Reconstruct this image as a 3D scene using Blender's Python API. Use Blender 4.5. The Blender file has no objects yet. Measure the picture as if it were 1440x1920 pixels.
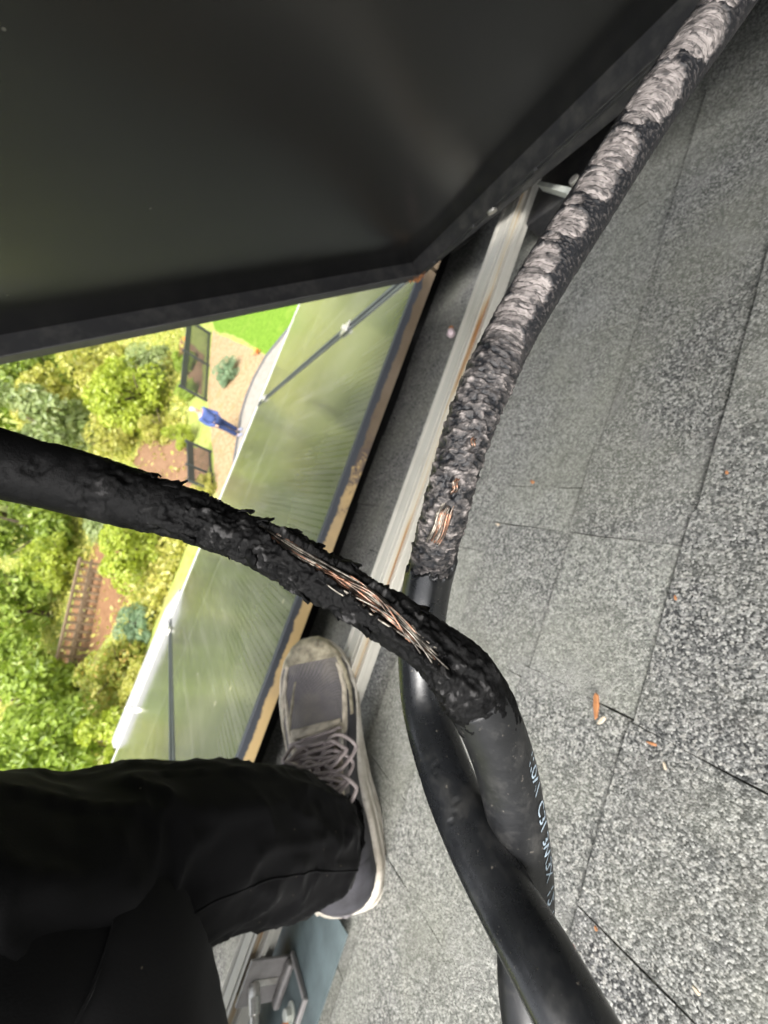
import bpy, math, random
import numpy as np
from mathutils import Vector, Matrix, noise

rnd = random.Random(7)
S = bpy.context.scene
COL = S.collection
R = math.radians
PITCH = R(20)                       # roof pitch
CP, SP = math.cos(PITCH), math.sin(PITCH)

PI = math.pi
def sstep(a, b, x):
    t = min(1, max(0, (x - a) / (b - a))); return t * t * (3 - 2 * t)

def W(r, d, n):                     # roof frame (along eave, down the slope, off the roof) -> world
    return Vector((r, d * CP + n * SP, -d * SP + n * CP))

# ------------------------------------------------------------------ camera
CAM_H = 0.35
RD = np.array([[0.93480582, 0.06597714, 0.34897723],
               [0.33886979, -0.45985828, -0.82079086],
               [0.10632663, 0.88553791, -0.45223585]])     # roof axes seen in the level (landscape) camera frame
def cam_dir(v):                     # landscape camera vector -> world
    q = RD.T @ np.array(v, float)
    return W(*q)
cd = bpy.data.cameras.new('camera')
cam = bpy.data.objects.new('camera', cd)
COL.objects.link(cam)
xr = cam_dir((0, 1, 0)).normalized()        # picture right
yu = cam_dir((1, 0, 0)).normalized()        # picture up
zb = -cam_dir((0, 0, 1)).normalized()
M = Matrix((xr, yu, zb)).transposed().to_4x4()
M.translation = W(0, 0, CAM_H)
cam.matrix_world = M
cd.sensor_fit = 'VERTICAL'
cd.sensor_height = 36
cd.sensor_width = 27
cd.lens = 780 / 1920 * 36
cd.clip_start = 0.01
cd.clip_end = 2000
cd.dof.use_dof = True
cd.dof.focus_distance = 0.107
cd.dof.aperture_fstop = 20
S.camera = cam

# ------------------------------------------------------------------ light
world = bpy.data.worlds.new('World')
S.world = world
world.use_nodes = True
wn, wl = world.node_tree.nodes, world.node_tree.links
wn.clear()
SUN_EL, SUN_AZ = R(58), R(-150)      # azimuth from +Y towards +X
sky = wn.new('ShaderNodeTexSky')
sky.sky_type = 'NISHITA'
sky.sun_disc = False
sky.sun_elevation = SUN_EL
sky.sun_rotation = SUN_AZ
sky.dust_density = 6
sky.ozone_density = 1
hs = wn.new('ShaderNodeHueSaturation')
hs.inputs['Saturation'].default_value = 0.22
bg = wn.new('ShaderNodeBackground')
bg.inputs['Strength'].default_value = 0.15
wo = wn.new('ShaderNodeOutputWorld')
wl.new(sky.outputs[0], hs.inputs['Color'])
wl.new(hs.outputs[0], bg.inputs['Color'])
wl.new(bg.outputs[0], wo.inputs['Surface'])
sl = bpy.data.lights.new('sun', 'SUN')
sl.energy = 1.5
sl.angle = R(35)
sl.color = (1, 0.97, 0.92)
sun = bpy.data.objects.new('sun', sl)
COL.objects.link(sun)
sdir = Vector((math.sin(SUN_AZ) * math.cos(SUN_EL), math.cos(SUN_AZ) * math.cos(SUN_EL), math.sin(SUN_EL)))
sun.rotation_euler = sdir.to_track_quat('Z', 'Y').to_euler()
S.view_settings.view_transform = 'Standard'
S.view_settings.look = 'None'
S.view_settings.gamma = 1
S.view_settings.exposure = 1.4

# ------------------------------------------------------------------ materials
def lin(c):
    return tuple(((x / 255 + 0.055) / 1.055) ** 2.4 if x > 10 else x / 255 / 12.92 for x in c)

class N:
    """small node helper"""
    def __init__(s, name):
        s.m = bpy.data.materials.new(name)
        s.m.use_nodes = True
        s.t = s.m.node_tree
        s.n = s.t.nodes
        s.b = s.n['Principled BSDF']
        s.out = s.n['Material Output']
    def link(s, a, b): s.t.links.new(a, b)
    def new(s, k, **kw):
        x = s.n.new(k)
        for a, v in kw.items():
            setattr(x, a, v)
        return x
    def val(s, sock, v):
        if hasattr(v, 'is_linked') or hasattr(v, 'links'):
            s.link(v, sock)
        else:
            if isinstance(v, tuple) and len(v) == 3 and sock.type == 'RGBA': v = (*v, 1)
            sock.default_value = v
    def coord(s, which='Object'): return s.new('ShaderNodeTexCoord').outputs[which]
    def mapping(s, vec, scale=(1, 1, 1), rot=(0, 0, 0)):
        x = s.new('ShaderNodeMapping'); s.link(vec, x.inputs['Vector'])
        x.inputs['Scale'].default_value = scale; x.inputs['Rotation'].default_value = rot
        return x.outputs[0]
    def noise(s, vec, scale, detail=3, rough=.55, out='Fac'):
        x = s.new('ShaderNodeTexNoise'); s.link(vec, x.inputs['Vector'])
        x.inputs['Scale'].default_value = scale; x.inputs['Detail'].default_value = detail
        x.inputs['Roughness'].default_value = rough
        return x.outputs[out]
    def voro(s, vec, scale, out='Color', feature='F1', rand=1):
        x = s.new('ShaderNodeTexVoronoi', feature=feature); s.link(vec, x.inputs['Vector'])
        x.inputs['Scale'].default_value = scale
        x.inputs['Randomness'].default_value = rand
        return x.outputs[out]
    def ramp(s, fac, stops, interp='LINEAR'):
        x = s.new('ShaderNodeValToRGB'); s.link(fac, x.inputs[0])
        cr = x.color_ramp; cr.interpolation = interp
        while len(cr.elements) < len(stops): cr.elements.new(.5)
        for e, (p, c) in zip(cr.elements, stops):
            e.position = p; e.color = (*c, 1) if isinstance(c, tuple) else (c, c, c, 1)
        return x.outputs[0]
    def mix(s, fac, a, b, blend='MIX'):
        x = s.new('ShaderNodeMix', data_type='RGBA', blend_type=blend)
        s.val(x.inputs[0], fac); s.val(x.inputs[6], a); s.val(x.inputs[7], b)
        return x.outputs[2]
    def math(s, op, a, b=0.0):
        x = s.new('ShaderNodeMath', operation=op); s.val(x.inputs[0], a); s.val(x.inputs[1], b)
        return x.outputs[0]
    def bump(s, hgt, strength=.5, dist=.001):
        x = s.new('ShaderNodeBump'); s.link(hgt, x.inputs['Height'])
        x.inputs['Strength'].default_value = strength; x.inputs['Distance'].default_value = dist
        s.link(x.outputs[0], s.b.inputs['Normal'])
    def set(s, **kw):
        for k, v in kw.items():
            s.val(s.b.inputs[k.replace('_', ' ')], v)
        return s
def rgb2(c): return tuple(c)

def simple(name, col, rough=.6, metal=0., var=.25, scale=60, bump=0, bscale=400, bdist=.0005, spec=.5):
    k = N(name); v = k.coord()
    n = k.noise(v, scale, 4)
    k.set(Base_Color=k.mix(k.ramp(n, [(.3, 0.), (.7, 1.)]), tuple(c * (1 - var) for c in col), tuple(min(1, c * (1 + var)) for c in col)),
          Roughness=rough, Metallic=metal, Specular_IOR_Level=spec)
    if bump:
        k.bump(k.noise(v, bscale, 3), bump, bdist)
    return k.m

MT = {}
def shingle_mat():
    k = N('shingle_granules')
    geo = k.new('ShaderNodeNewGeometry').outputs['Position']
    oi = k.new('ShaderNodeObjectInfo')
    at = k.new('ShaderNodeAttribute', attribute_type='OBJECT', attribute_name='tone').outputs['Fac']
    gs = k.new('ShaderNodeSeparateColor'); k.link(k.voro(geo, 760), gs.inputs[0])
    g1 = gs.outputs[0]
    gs2 = k.new('ShaderNodeSeparateColor'); k.link(k.voro(geo, 520), gs2.inputs[0])
    g2 = gs2.outputs[1]
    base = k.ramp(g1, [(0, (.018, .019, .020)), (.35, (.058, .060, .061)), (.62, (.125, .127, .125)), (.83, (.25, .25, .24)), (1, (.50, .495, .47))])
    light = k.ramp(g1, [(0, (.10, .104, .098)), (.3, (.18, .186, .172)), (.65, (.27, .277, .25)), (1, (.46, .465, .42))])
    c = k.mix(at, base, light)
    c = k.mix(k.ramp(g2, [(.80, 0.), (.9, .6)]), c, (.5, .49, .45))
    gs3 = k.new('ShaderNodeSeparateColor'); k.link(k.voro(geo, 430), gs3.inputs[0])
    c = k.mix(k.ramp(gs3.outputs[0], [(.70, 0.), (.84, .45)]), c, (.40, .40, .38))
    c = k.mix(k.ramp(gs3.outputs[1], [(.64, 0.), (.82, .45)]), c, (.035, .036, .037))
    big = k.noise(geo, 9, 4)
    c = k.mix(k.ramp(big, [(.38, 0.), (.68, .55)]), c, (.235, .24, .20))            # lichen bloom
    dirt = k.noise(geo, 28, 5, .65)
    c = k.mix(k.ramp(dirt, [(.54, 0.), (.78, .5)]), c, (.08, .076, .068))
    wash = k.noise(geo, 14, 4, .6)
    c = k.mix(k.ramp(wash, [(.54, 0.), (.72, .4)]), c, (.34, .34, .325))           # pale wash marks
    k.set(Base_Color=c, Roughness=.9, Specular_IOR_Level=.25)
    hgt = k.math('ADD', k.math('MULTIPLY', g1, .6), k.math('SUBTRACT', 1.0, k.voro(geo, 760, 'Distance')))
    k.bump(hgt, .7, .0008)
    return k.m
MT['shingle'] = shingle_mat()
MT['roof_under'] = simple('felt', (.03, .03, .03), .9)

def alu_mat(name='weathered_aluminium', col=(.50, .485, .43), rust=True):
    k = N(name); v = k.coord()
    st = k.noise(k.mapping(v, (2, 160, 160)), 3, 3)
    bl = k.noise(v, 22, 5, .65)
    c = k.mix(k.ramp(st, [(.35, 0.), (.65, 1.)]), tuple(x * .82 for x in col), col)
    c = k.mix(k.ramp(bl, [(.5, 0.), (.75, .55)]), c, (.36, .345, .30))
    k.set(Base_Color=c, Metallic=.12, Roughness=.5)
    k.bump(st, .15, .0004)
    return k.m
MT['alu'] = alu_mat()
k = N('rusty_slot'); v = k.coord()
n = k.noise(k.mapping(v, (1, 30, 30)), 6, 5, .6)
k.set(Base_Color=k.ramp(n, [(.46, (.40, .38, .32)), (.56, (.34, .27, .17)), (.63, (.24, .12, .045)), (.72, (.16, .055, .015))]), Roughness=.85)
MT['rust_slot'] = k.m
MT['galv'] = simple('galvanised_bolt', (.62, .60, .55), .38, .8, .2, 200)
MT['bracket'] = simple('bracket_steel', (.30, .285, .275), .5, .3, .2, 60, .2, 900)
MT['zinc'] = simple('pale_bracket', (.62, .64, .58), .5, .3, .15, 80)
MT['flash'] = simple('flashing_sheet', (.11, .145, .15), .55, .0, .3, 30, .1, 300)
MT['orange'] = simple('orange_sealant', (.75, .25, .05), .6, 0, .2, 200)
MT['white_metal'] = simple('white_metal', (.36, .36, .365), .55, 0, .08, 8)
MT['pink'] = simple('pale_connector', (.62, .50, .52), .5, 0, .2, 200)

def black_frame():
    k = N('black_anodised_frame'); v = k.coord()
    n = k.noise(v, 45, 5, .65)
    k.set(Base_Color=k.mix(k.ramp(n, [(.45, 0.), (.8, .6)]), (.030, .030, .032), (.12, .115, .105)), Metallic=.2, Roughness=.42)
    return k.m
MT['frame'] = black_frame()
MT['greyframe'] = simple('worn_grey_frame', (.085, .083, .085), .55, .1, .25, 30)
MT['sideframe'] = simple('dusty_dark_frame', (.06, .068, .072), .5, .2, .2, 12)
def sooty_frame():
    k = N('sooty_frame'); v = k.coord()
    sx = k.new('ShaderNodeSeparateXYZ'); k.link(v, sx.inputs[0])
    n = k.noise(v, 40, 5, .7)
    n2 = k.noise(v, 7, 3)
    # tan corrosion fading into burnt brown towards the right hand end (a stain of its own)
    burn = k.math('ADD', k.math('MULTIPLY', sx.outputs[0], 4.5), k.math('MULTIPLY', k.math('SUBTRACT', n, .5), 1.6))
    c = k.ramp(burn, [(.0, (.50, .36, .17)), (.42, (.42, .30, .14)), (.6, (.085, .065, .06)), (.9, (.13, .095, .06))])
    c = k.mix(k.ramp(n2, [(.50, 0.), (.66, .55)]), c, (.20, .16, .12))
    # worn anodising left along the top lip
    edge = k.math('ADD', sx.outputs[2], k.math('MULTIPLY', k.math('SUBTRACT', n, .5), .018))
    c = k.mix(k.ramp(k.math('MULTIPLY', edge, 10), [(.965, 0.), (1.02, 1.)]), c, (.045, .051, .062))
    k.set(Base_Color=c, Roughness=.6, Metallic=.15)
    k.bump(n, .3, .001)
    return k.m
MT['soot'] = sooty_frame()
def backsheet():
    k = N('black_backsheet'); v = k.coord()
    sp = k.voro(k.mapping(v, (1, 1, 1)), 22, 'Distance')
    sc = k.noise(k.mapping(v, (3, 60, 60), (.4, .3, .2)), 3, 4, .7)
    n = k.noise(v, 3, 3)
    n2 = k.noise(v, 14, 5, .7)
    c = k.mix(k.ramp(n, [(.35, 0.), (.7, 1.)]), (.008, .008, .008), (.013, .0128, .0125))
    c = k.mix(k.ramp(sp, [(.012, .5), (.028, 0.)]), c, (.25, .24, .21))
    c = k.mix(k.ramp(sc, [(.70, 0.), (.78, .12)]), c, (.20, .19, .17))
    c = k.mix(k.ramp(n2, [(.64, 0.), (.8, .25)]), c, (.16, .14, .10))
    k.set(Base_Color=c, Roughness=.27, Specular_IOR_Level=.75)
    k.bump(n, .12, .03)
    return k.m
MT['back'] = backsheet()
def glass():
    k = N('dusty_solar_glass'); v = k.coord()
    sx = k.new('ShaderNodeSeparateXYZ'); k.link(v, sx.inputs[0])
    fr = k.math('FRACT', k.math('MULTIPLY', sx.outputs[0], 1 / .0125))
    line = k.ramp(fr, [(0, 1.), (.14, 1.), (.24, 0.), (.92, 0.), (1, 1.)])
    frd = k.math('FRACT', k.math('MULTIPLY', sx.outputs[1], 1 / .019))
    dot = k.math('MULTIPLY', line, k.ramp(frd, [(0, 1.), (.4, 1.), (.5, 0.), (1, 0.)]))
    d1 = k.noise(v, 5, 4); d2 = k.noise(v, 60, 4, .7)
    c = k.mix(line, (.098, .106, .078), (.038, .044, .032))
    c = k.mix(k.math('MULTIPLY', dot, .35), c, (.12, .13, .10))
    # pale gap between the two halves of the module
    gap = k.math('LESS_THAN', k.math('ABSOLUTE', k.math('SUBTRACT', sx.outputs[1], .86)), .0045)
    c = k.mix(gap, c, (.24, .25, .20))
    c = k.mix(k.ramp(d1, [(.35, 0.), (.75, .4)]), c, (.19, .19, .165))
    run = k.noise(k.mapping(v, (14, 1.2, 1)), 2.2, 4, .7)
    c = k.mix(k.ramp(run, [(.50, 0.), (.72, .5)]), c, (.22, .22, .19))
    c = k.mix(k.ramp(k.voro(v, 9, 'Distance'), [(.03, .7), (.06, 0.)]), c, (.34, .32, .24))
    k.set(Base_Color=c, Roughness=k.mix(d2, (.09,) * 3, (.20,) * 3), Specular_IOR_Level=.58)
    return k.m
MT['glass'] = glass()

# cable materials
def char_mat(name, dark, mid, pale, rough=.75):
    k = N(name); v = k.coord()
    a = k.new('ShaderNodeAttribute', attribute_name='tone').outputs['Fac']
    n = k.noise(v, 900, 4, .65)
    t = k.math('ADD', a, k.math('MULTIPLY', k.math('SUBTRACT', n, .5), .35))
    k.set(Base_Color=k.ramp(t, [(.05, dark), (.45, mid), (.95, pale)]), Roughness=k.ramp(t, [(.1, .38 if rough < .71 and 'gnaw' in name else .6), (.5, rough)]), Specular_IOR_Level=.5 if 'gnaw' in name else .16)
    k.bump(k.noise(v, 1600, 4, .7), .5, .0004)
    return k.m
MT['char_a'] = char_mat('burnt_crust', (.0018, .0018, .002), (.010, .0098, .0098), (.16, .156, .156), .7)
MT['char_b'] = char_mat('gnawed_jacket', (.014, .015, .018), (.085, .077, .074), (.42, .375, .355), .7)
k = N('black_cable_jacket'); v = k.coord()
n = k.noise(v, 130, 5, .7); n2 = k.noise(v, 700, 3)
c = k.mix(k.ramp(n, [(.52, 0.), (.74, .55)]), (.010, .0105, .0115), (.075, .072, .066))
c = k.mix(k.ramp(n2, [(.68, 0.), (.76, .6)]), c, (.22, .20, .17))
k.set(Base_Color=c, Roughness=k.ramp(n, [(.3, .33), (.7, .6)]), Specular_IOR_Level=.5)
k.bump(n, .18, .0008)
MT['jacket'] = k.m
k = N('shiny_cable_jacket'); v = k.coord()
n = k.noise(v, 110, 5, .7); n2 = k.noise(v, 800, 3)
c = k.mix(k.ramp(n, [(.55, 0.), (.78, .4)]), (.011, .012, .0135), (.07, .068, .062))
c = k.mix(k.ramp(n2, [(.68, 0.), (.76, .6)]), c, (.20, .18, .15))
k.set(Base_Color=c, Roughness=k.ramp(n, [(.3, .20), (.7, .36)]), Specular_IOR_Level=.75)
k.bump(n, .15, .0006)
MT['shiny_jacket'] = k.m
k = N('copper_strands'); v = k.coord()
n = k.noise(k.mapping(v, (1, 1, 1)), 260, 4, .7)
k.set(Base_Color=k.ramp(n, [(.32, (.04, .03, .025)), (.44, (.18, .145, .12)), (.54, (.40, .20, .125)), (.64, (.46, .40, .34)), (.76, (.12, .06, .04))]), Metallic=.8, Roughness=.4)
MT['copper'] = k.m
k = N('tarnished_strands'); v = k.coord()
n = k.noise(v, 330, 4, .7)
k.set(Base_Color=k.ramp(n, [(.34, (.03, .028, .025)), (.48, (.15, .135, .115)), (.60, (.36, .33, .28)), (.74, (.12, .09, .07))]), Metallic=.75, Roughness=.42)
MT['tarnish'] = k.m
MT['print'] = simple('cable_print', (.42, .52, .60), .6, 0, .15, 900)

def cloth_black():
    k = N('black_trouser_cloth'); v = k.coord()
    n = k.noise(v, 900, 2)
    sp = k.voro(v, 75, 'Distance')
    c = k.mix(k.ramp(sp, [(.03, .5), (.055, 0.)]), (.0018, .0018, .0022), (.16, .14, .10))
    k.set(Base_Color=c, Roughness=.9, Specular_IOR_Level=.15, Sheen_Weight=.05, Sheen_Roughness=.4)
    k.bump(n, .3, .0004)
    return k.m
MT['cloth'] = cloth_black()
def mesh_cloth():
    k = N('grey_shoe_mesh'); v = k.coord()
    ck = k.voro(v, 520, 'Distance', rand=.1)
    n = k.noise(v, 30, 4)
    c = k.mix(k.ramp(ck, [(.2, 0.), (.55, 1.)]), (.24, .225, .23), (.12, .112, .115))
    c = k.mix(k.ramp(n, [(.45, 0.), (.75, .5)]), c, (.30, .27, .22))
    k.set(Base_Color=c, Roughness=.85, Specular_IOR_Level=.2)
    k.bump(ck, .5, .0006)
    return k.m
MT['mesh'] = mesh_cloth()
MT['suede'] = simple('dirty_beige_overlay', (.46, .41, .33), .8, 0, .55, 70, .3, 500, .0006, .25)
MT['toe'] = simple('olive_beige_toe', (.33, .295, .215), .75, 0, .6, 80, .2, 400, .0005, .3)
MT['darkquarter'] = simple('charcoal_side_panel', (.035, .034, .04), .75, 0, .4, 60, .2, 600)
MT['sole'] = simple('dirty_white_sole', (.72, .68, .61), .6, 0, .16, 38, .15, 250, .0006, .35)
k = N('scuffed_sole'); v = k.coord()
n = k.noise(v, 26, 5, .7); n2 = k.noise(k.mapping(v, (1, 1, 1)), 160, 4, .7)
c = k.mix(k.ramp(n, [(.40, 0.), (.66, .85)]), (.70, .66, .59), (.36, .31, .24))
c = k.mix(k.ramp(n2, [(.55, 0.), (.75, .7)]), c, (.24, .21, .17))
k.set(Base_Color=c, Roughness=.65, Specular_IOR_Level=.3); k.bump(n2, .3, .0008)
MT['sole'] = k.m
MT['lace'] = simple('grey_lace', (.33, .285, .28), .85, 0, .3, 90, .4, 900, .0006, .2)
MT['woodchip'] = simple('orange_wood_chip', (.44, .19, .075), .8, 0, .35, 120)
MT['berry'] = simple('red_berry', (.45, .03, .03), .4, 0, .2, 100)
MT['palechip'] = simple('pale_chip', (.6, .5, .38), .8, 0, .3, 120)

# garden materials
def ground_mat(name, c1, c2, c3, s1, s2, bump=.6, bd=.05):
    k = N(name); v = k.coord()
    n1 = k.noise(v, s1, 5, .65); n2 = k.noise(v, s2, 4, .6)
    c = k.mix(k.ramp(n1, [(.35, 0.), (.65, 1.)]), c1, c2)
    c = k.mix(k.ramp(n2, [(.55, 0.), (.7, .8)]), c, c3)
    k.set(Base_Color=c, Roughness=.95, Specular_IOR_Level=.1)
    k.bump(n1, bump, bd)
    return k.m
MT['ground'] = ground_mat('rough_grass_ground', (.22, .27, .06), (.34, .37, .11), (.34, .26, .14), 3, .6)
MT['lawn'] = ground_mat('lawn_grass', (.10, .19, .02), (.16, .27, .032), (.19, .27, .045), 9, 1.6)
MT['gravel'] = ground_mat('pale_gravel', (.24, .17, .09), (.42, .31, .19), (.36, .21, .09), 9, 2.2, .8, .03)
MT['path'] = ground_mat('concrete_path', (.26, .24, .205), (.31, .29, .255), (.22, .205, .18), 5, .7, .1, .01)
MT['mulch'] = ground_mat('bark_mulch', (.19, .105, .06), (.29, .18, .11), (.15, .10, .05), 11, 1.5)
MT['soil'] = ground_mat('red_soil', (.20, .105, .055), (.28, .16, .085), (.15, .10, .05), 8, 1.2)
MT['kerb'] = simple('dark_edging', (.11, .11, .11), .8)
MT['fence'] = simple('dark_green_fence_metal', (.035, .042, .04), .6, 0, .15, 3)
MT['oldwood'] = simple('weathered_wood', (.20, .145, .09), .9, 0, .3, 6)
MT['bark'] = simple('bark', (.11, .08, .055), .95, 0, .35, 6)
MT['wall'] = simple('house_wall', (.45, .43, .38), .9, 0, .1, 2)
def leaf_mat(name, a, b, c):
    k = N(name)
    at = k.new('ShaderNodeAttribute', attribute_name='leaf').outputs['Fac']
    col = k.ramp(at, [(0, a), (.5, b), (1, c)])
    k.n.remove(k.b)
    d = k.new('ShaderNodeBsdfDiffuse'); t = k.new('ShaderNodeBsdfTranslucent'); g = k.new('ShaderNodeBsdfGlossy')
    g.inputs['Roughness'].default_value = .45
    k.link(col, d.inputs['Color']); k.link(col, t.inputs['Color'])
    m = k.new('ShaderNodeMixShader'); m.inputs[0].default_value = .5
    k.link(d.outputs[0], m.inputs[1]); k.link(t.outputs[0], m.inputs[2])
    m2 = k.new('ShaderNodeMixShader'); m2.inputs[0].default_value = .05
    k.link(m.outputs[0], m2.inputs[1]); k.link(g.outputs[0], m2.inputs[2])
    k.link(m2.outputs[0], k.out.inputs['Surface'])
    return k.m
MT['lime'] = leaf_mat('lime_leaves', (.30, .38, .03), (.46, .54, .06), (.62, .66, .13))
MT['yellowgreen'] = leaf_mat('yellow_green_leaves', (.34, .36, .05), (.52, .52, .10), (.70, .62, .22))
MT['green'] = leaf_mat('mid_green_leaves', (.20, .29, .03), (.35, .47, .06), (.54, .64, .14))
MT['dark'] = leaf_mat('dark_green_leaves', (.17, .25, .03), (.30, .40, .055), (.48, .56, .12))
MT['paleleaf'] = leaf_mat('grey_green_leaves', (.22, .30, .09), (.36, .43, .17), (.52, .57, .28))
MT['autumn'] = leaf_mat('orange_tinged_leaves', (.28, .36, .04), (.44, .48, .08), (.70, .46, .13))
MT['bluegreen'] = leaf_mat('blue_green_leaves', (.17, .28, .15), (.27, .40, .22), (.42, .54, .33))

# ------------------------------------------------------------------ object helpers
def tag(o, label=None, cat=None, group=None, kind=None):
    if label: o['label'] = label
    if cat: o['category'] = cat
    if group: o['group'] = group
    if kind: o['kind'] = kind
    return o
RROT = (-PITCH, 0, 0)
def thing(name, label, cat, base, group=None, roof=True):
    o = bpy.data.objects.new(name, None)
    COL.objects.link(o)
    o.empty_display_size = .02
    if roof:
        o.location = W(*base); o.rotation_euler = RROT
    else:
        o.location = base
    o['base'] = tuple(base)
    return tag(o, label, cat, group)

class MB:
    def __init__(s): s.v = []; s.f = []
    def add(s, vs, fs):
        o = len(s.v); s.v += [tuple(v) for v in vs]; s.f += [tuple(i + o for i in f) for f in fs]; return s
    def box(s, lo, hi):
        (a, b, c), (d, e, g) = lo, hi
        return s.add([(a, b, c), (d, b, c), (d, e, c), (a, e, c), (a, b, g), (d, b, g), (d, e, g), (a, e, g)],
                     [(0, 3, 2, 1), (4, 5, 6, 7), (0, 1, 5, 4), (1, 2, 6, 5), (2, 3, 7, 6), (3, 0, 4, 7)])
    def extrude(s, poly, axis0, axis1):           # poly: list of 3D points, extruded by vector axis1-axis0
        dv = [b - a for a, b in zip(axis0, axis1)]
        n = len(poly)
        vs = list(poly) + [tuple(p[i] + dv[i] for i in range(3)) for p in poly]
        return s.add(vs, [tuple(range(n))[::-1], tuple(range(n, 2 * n))] + [(i, (i + 1) % n, n + (i + 1) % n, n + i) for i in range(n)])
    def tube(s, pts, rad, seg=10, cap=True):
        pts = [Vector(p) for p in pts]; n = len(pts)
        rads = rad if isinstance(rad, (list, tuple)) else [rad] * n
        up = Vector((.13, .29, .95)).normalized()
        o = len(s.v); prev = None
        for i, p in enumerate(pts):
            t = (pts[min(i + 1, n - 1)] - pts[max(i - 1, 0)]).normalized()
            a = (prev if prev is not None else up)
            a = a - t * a.dot(t)
            if a.length < 1e-4: a = t.orthogonal()
            a.normalize(); prev = a; b = t.cross(a)
            for j in range(seg):
                an = 2 * math.pi * j / seg
                s.v.append(tuple(p + (a * math.cos(an) + b * math.sin(an)) * rads[i]))
        for i in range(n - 1):
            for j in range(seg):
                k = (j + 1) % seg
                s.f.append((o + i * seg + j, o + i * seg + k, o + (i + 1) * seg + k, o + (i + 1) * seg + j))
        if cap:
            s.f.append(tuple(o + j for j in range(seg))[::-1]); s.f.append(tuple(o + (n - 1) * seg + j for j in range(seg)))
        return s
    def cyl(s, c, ax, r, hgt, seg=12):
        c = Vector(c); ax = Vector(ax).normalized()
        return s.tube([c, c + ax * hgt], r, seg)
    def build(s, name, mat, parent=None, base=None, smooth=False, bevel=0):
        b = base if base is not None else (tuple(parent['base']) if parent is not None and 'base' in parent.keys() else (0, 0, 0))
        me = bpy.data.meshes.new(name)
        me.from_pydata([(x - b[0], y - b[1], z - b[2]) for x, y, z in s.v], [], s.f)
        me.update()
        if smooth:
            me.polygons.foreach_set('use_smooth', [True] * len(me.polygons))
        me.materials.append(MT[mat] if isinstance(mat, str) else mat)
        o = bpy.data.objects.new(name, me)
        COL.objects.link(o)
        if parent is not None:
            o.parent = parent
            if 'base' in parent.keys(): o['base'] = tuple(b)
        if bevel:
            m = o.modifiers.new('bevel', 'BEVEL'); m.width = bevel; m.segments = 2; m.limit_method = 'ANGLE'
        return o
def roofobj(o, base=(0, 0, 0)):
    o.location = W(*base); o.rotation_euler = RROT; return o

# ------------------------------------------------------------------ roof
roof = MB().box((-2.6, -2.2, -.05), (3.0, 2.42, -.012)).build('roof', 'roof_under')
roofobj(roof); tag(roof, 'grey asphalt shingle roof sloping down to the garden', None, None, 'structure')
roof['base'] = (0, 0, 0)
fas = MB().box((-2.6, 2.42, -.2), (3.0, 2.45, -.004)).build('fascia', 'white_metal', roof)
wl_ = MB().box((-2.4, 1.6, -6.4), (2.8, 1.8, -.9)).build('wall', 'wall'); tag(wl_, 'pale house wall under the eave', None, None, 'structure')
EXP = .105
fixed = {0: [-.209 - .105 * 0, .0]}
joints = {1: [-.5, -.209, -.05, .089, .182, .42], 2: [-.62, -.31, -.062, .089, .137, .33, .50], 0: [-.37, -.185, -.052, .12, .31], 3: [-.45, -.25, -.10, .05, .21, .4]}
tones = {(1, -.209): .35, (1, -.05): .85, (1, .089): .25, (2, -.31): .75, (2, -.062): .45, (2, .089): .9, (2, .137): .7, (0, -.052): .08, (0, -.185): .15, (1, .182): .2, (2, .33): .6}
for kk in range(-7, 7):
    dk0 = .1785 + EXP * kk
    dk = dk0
    js = list(joints.get(kk, []))
    if not js: js = [rnd.uniform(-.05, .05)]
    while js[0] > -1.3: js.insert(0, js[0] - rnd.uniform(.10, .24))
    while js[-1] < 1.5: js.append(js[-1] + rnd.uniform(.10, .24))
    for r0, r1 in zip(js[:-1], js[1:]):
        dk = dk0 + rnd.uniform(-.004, .004)
        T = rnd.choice([.0010, .0024]) + rnd.uniform(-.0005, .0005)
        gap = .0003 + (.0003 if rnd.random() < .4 else 0)
        ns = 4
        top = []; bot = []
        def jt(): return rnd.uniform(-.0009, .0009)
        lf = [(r0 + gap + jt(), dk - EXP - .012 + (EXP + .012) * i / ns) for i in range(ns + 1)]
        rt = [(r1 - gap + jt(), dk - EXP - .012 + (EXP + .012) * i / ns) for i in range(ns + 1)]
        fr = [(r0 + gap + (r1 - r0 - 2 * gap) * i / ns, dk + jt()) for i in range(1, ns)]
        poly = lf + fr + rt[::-1]
        def zt(d): return -.0010 + (T + .0010) * (d - (dk - EXP - .012)) / (EXP + .012)
        n = len(poly)
        m = MB()
        vs = [(x, d, zt(d)) for x, d in poly] + [(x, d, -.0119) for x, d in poly]
        m.add(vs, [tuple(range(n))[::-1]] + [(i, n + i, n + (i + 1) % n, (i + 1) % n) for i in range(n)])
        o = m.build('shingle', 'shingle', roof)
        tone = tones.get((kk, round(r0, 3)))
        if tone is None:
            tone = min(1, max(0, .05 + .24 * max(0, kk + .2) + rnd.uniform(-.25, .38)))
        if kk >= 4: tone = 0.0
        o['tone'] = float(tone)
lowroof = MB().box((-2.6, .92, -.0115), (3.0, 2.42, -.003)).build('shingle_field', 'shingle', roof); lowroof['tone'] = .4; lowroof['kind'] = 'stuff'
uproof = MB().box((-2.6, -2.2, -.0115), (3.0, -.68, -.002)).build('shingle_field', 'shingle', roof); uproof['tone'] = .2; uproof['kind'] = 'stuff'

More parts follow.
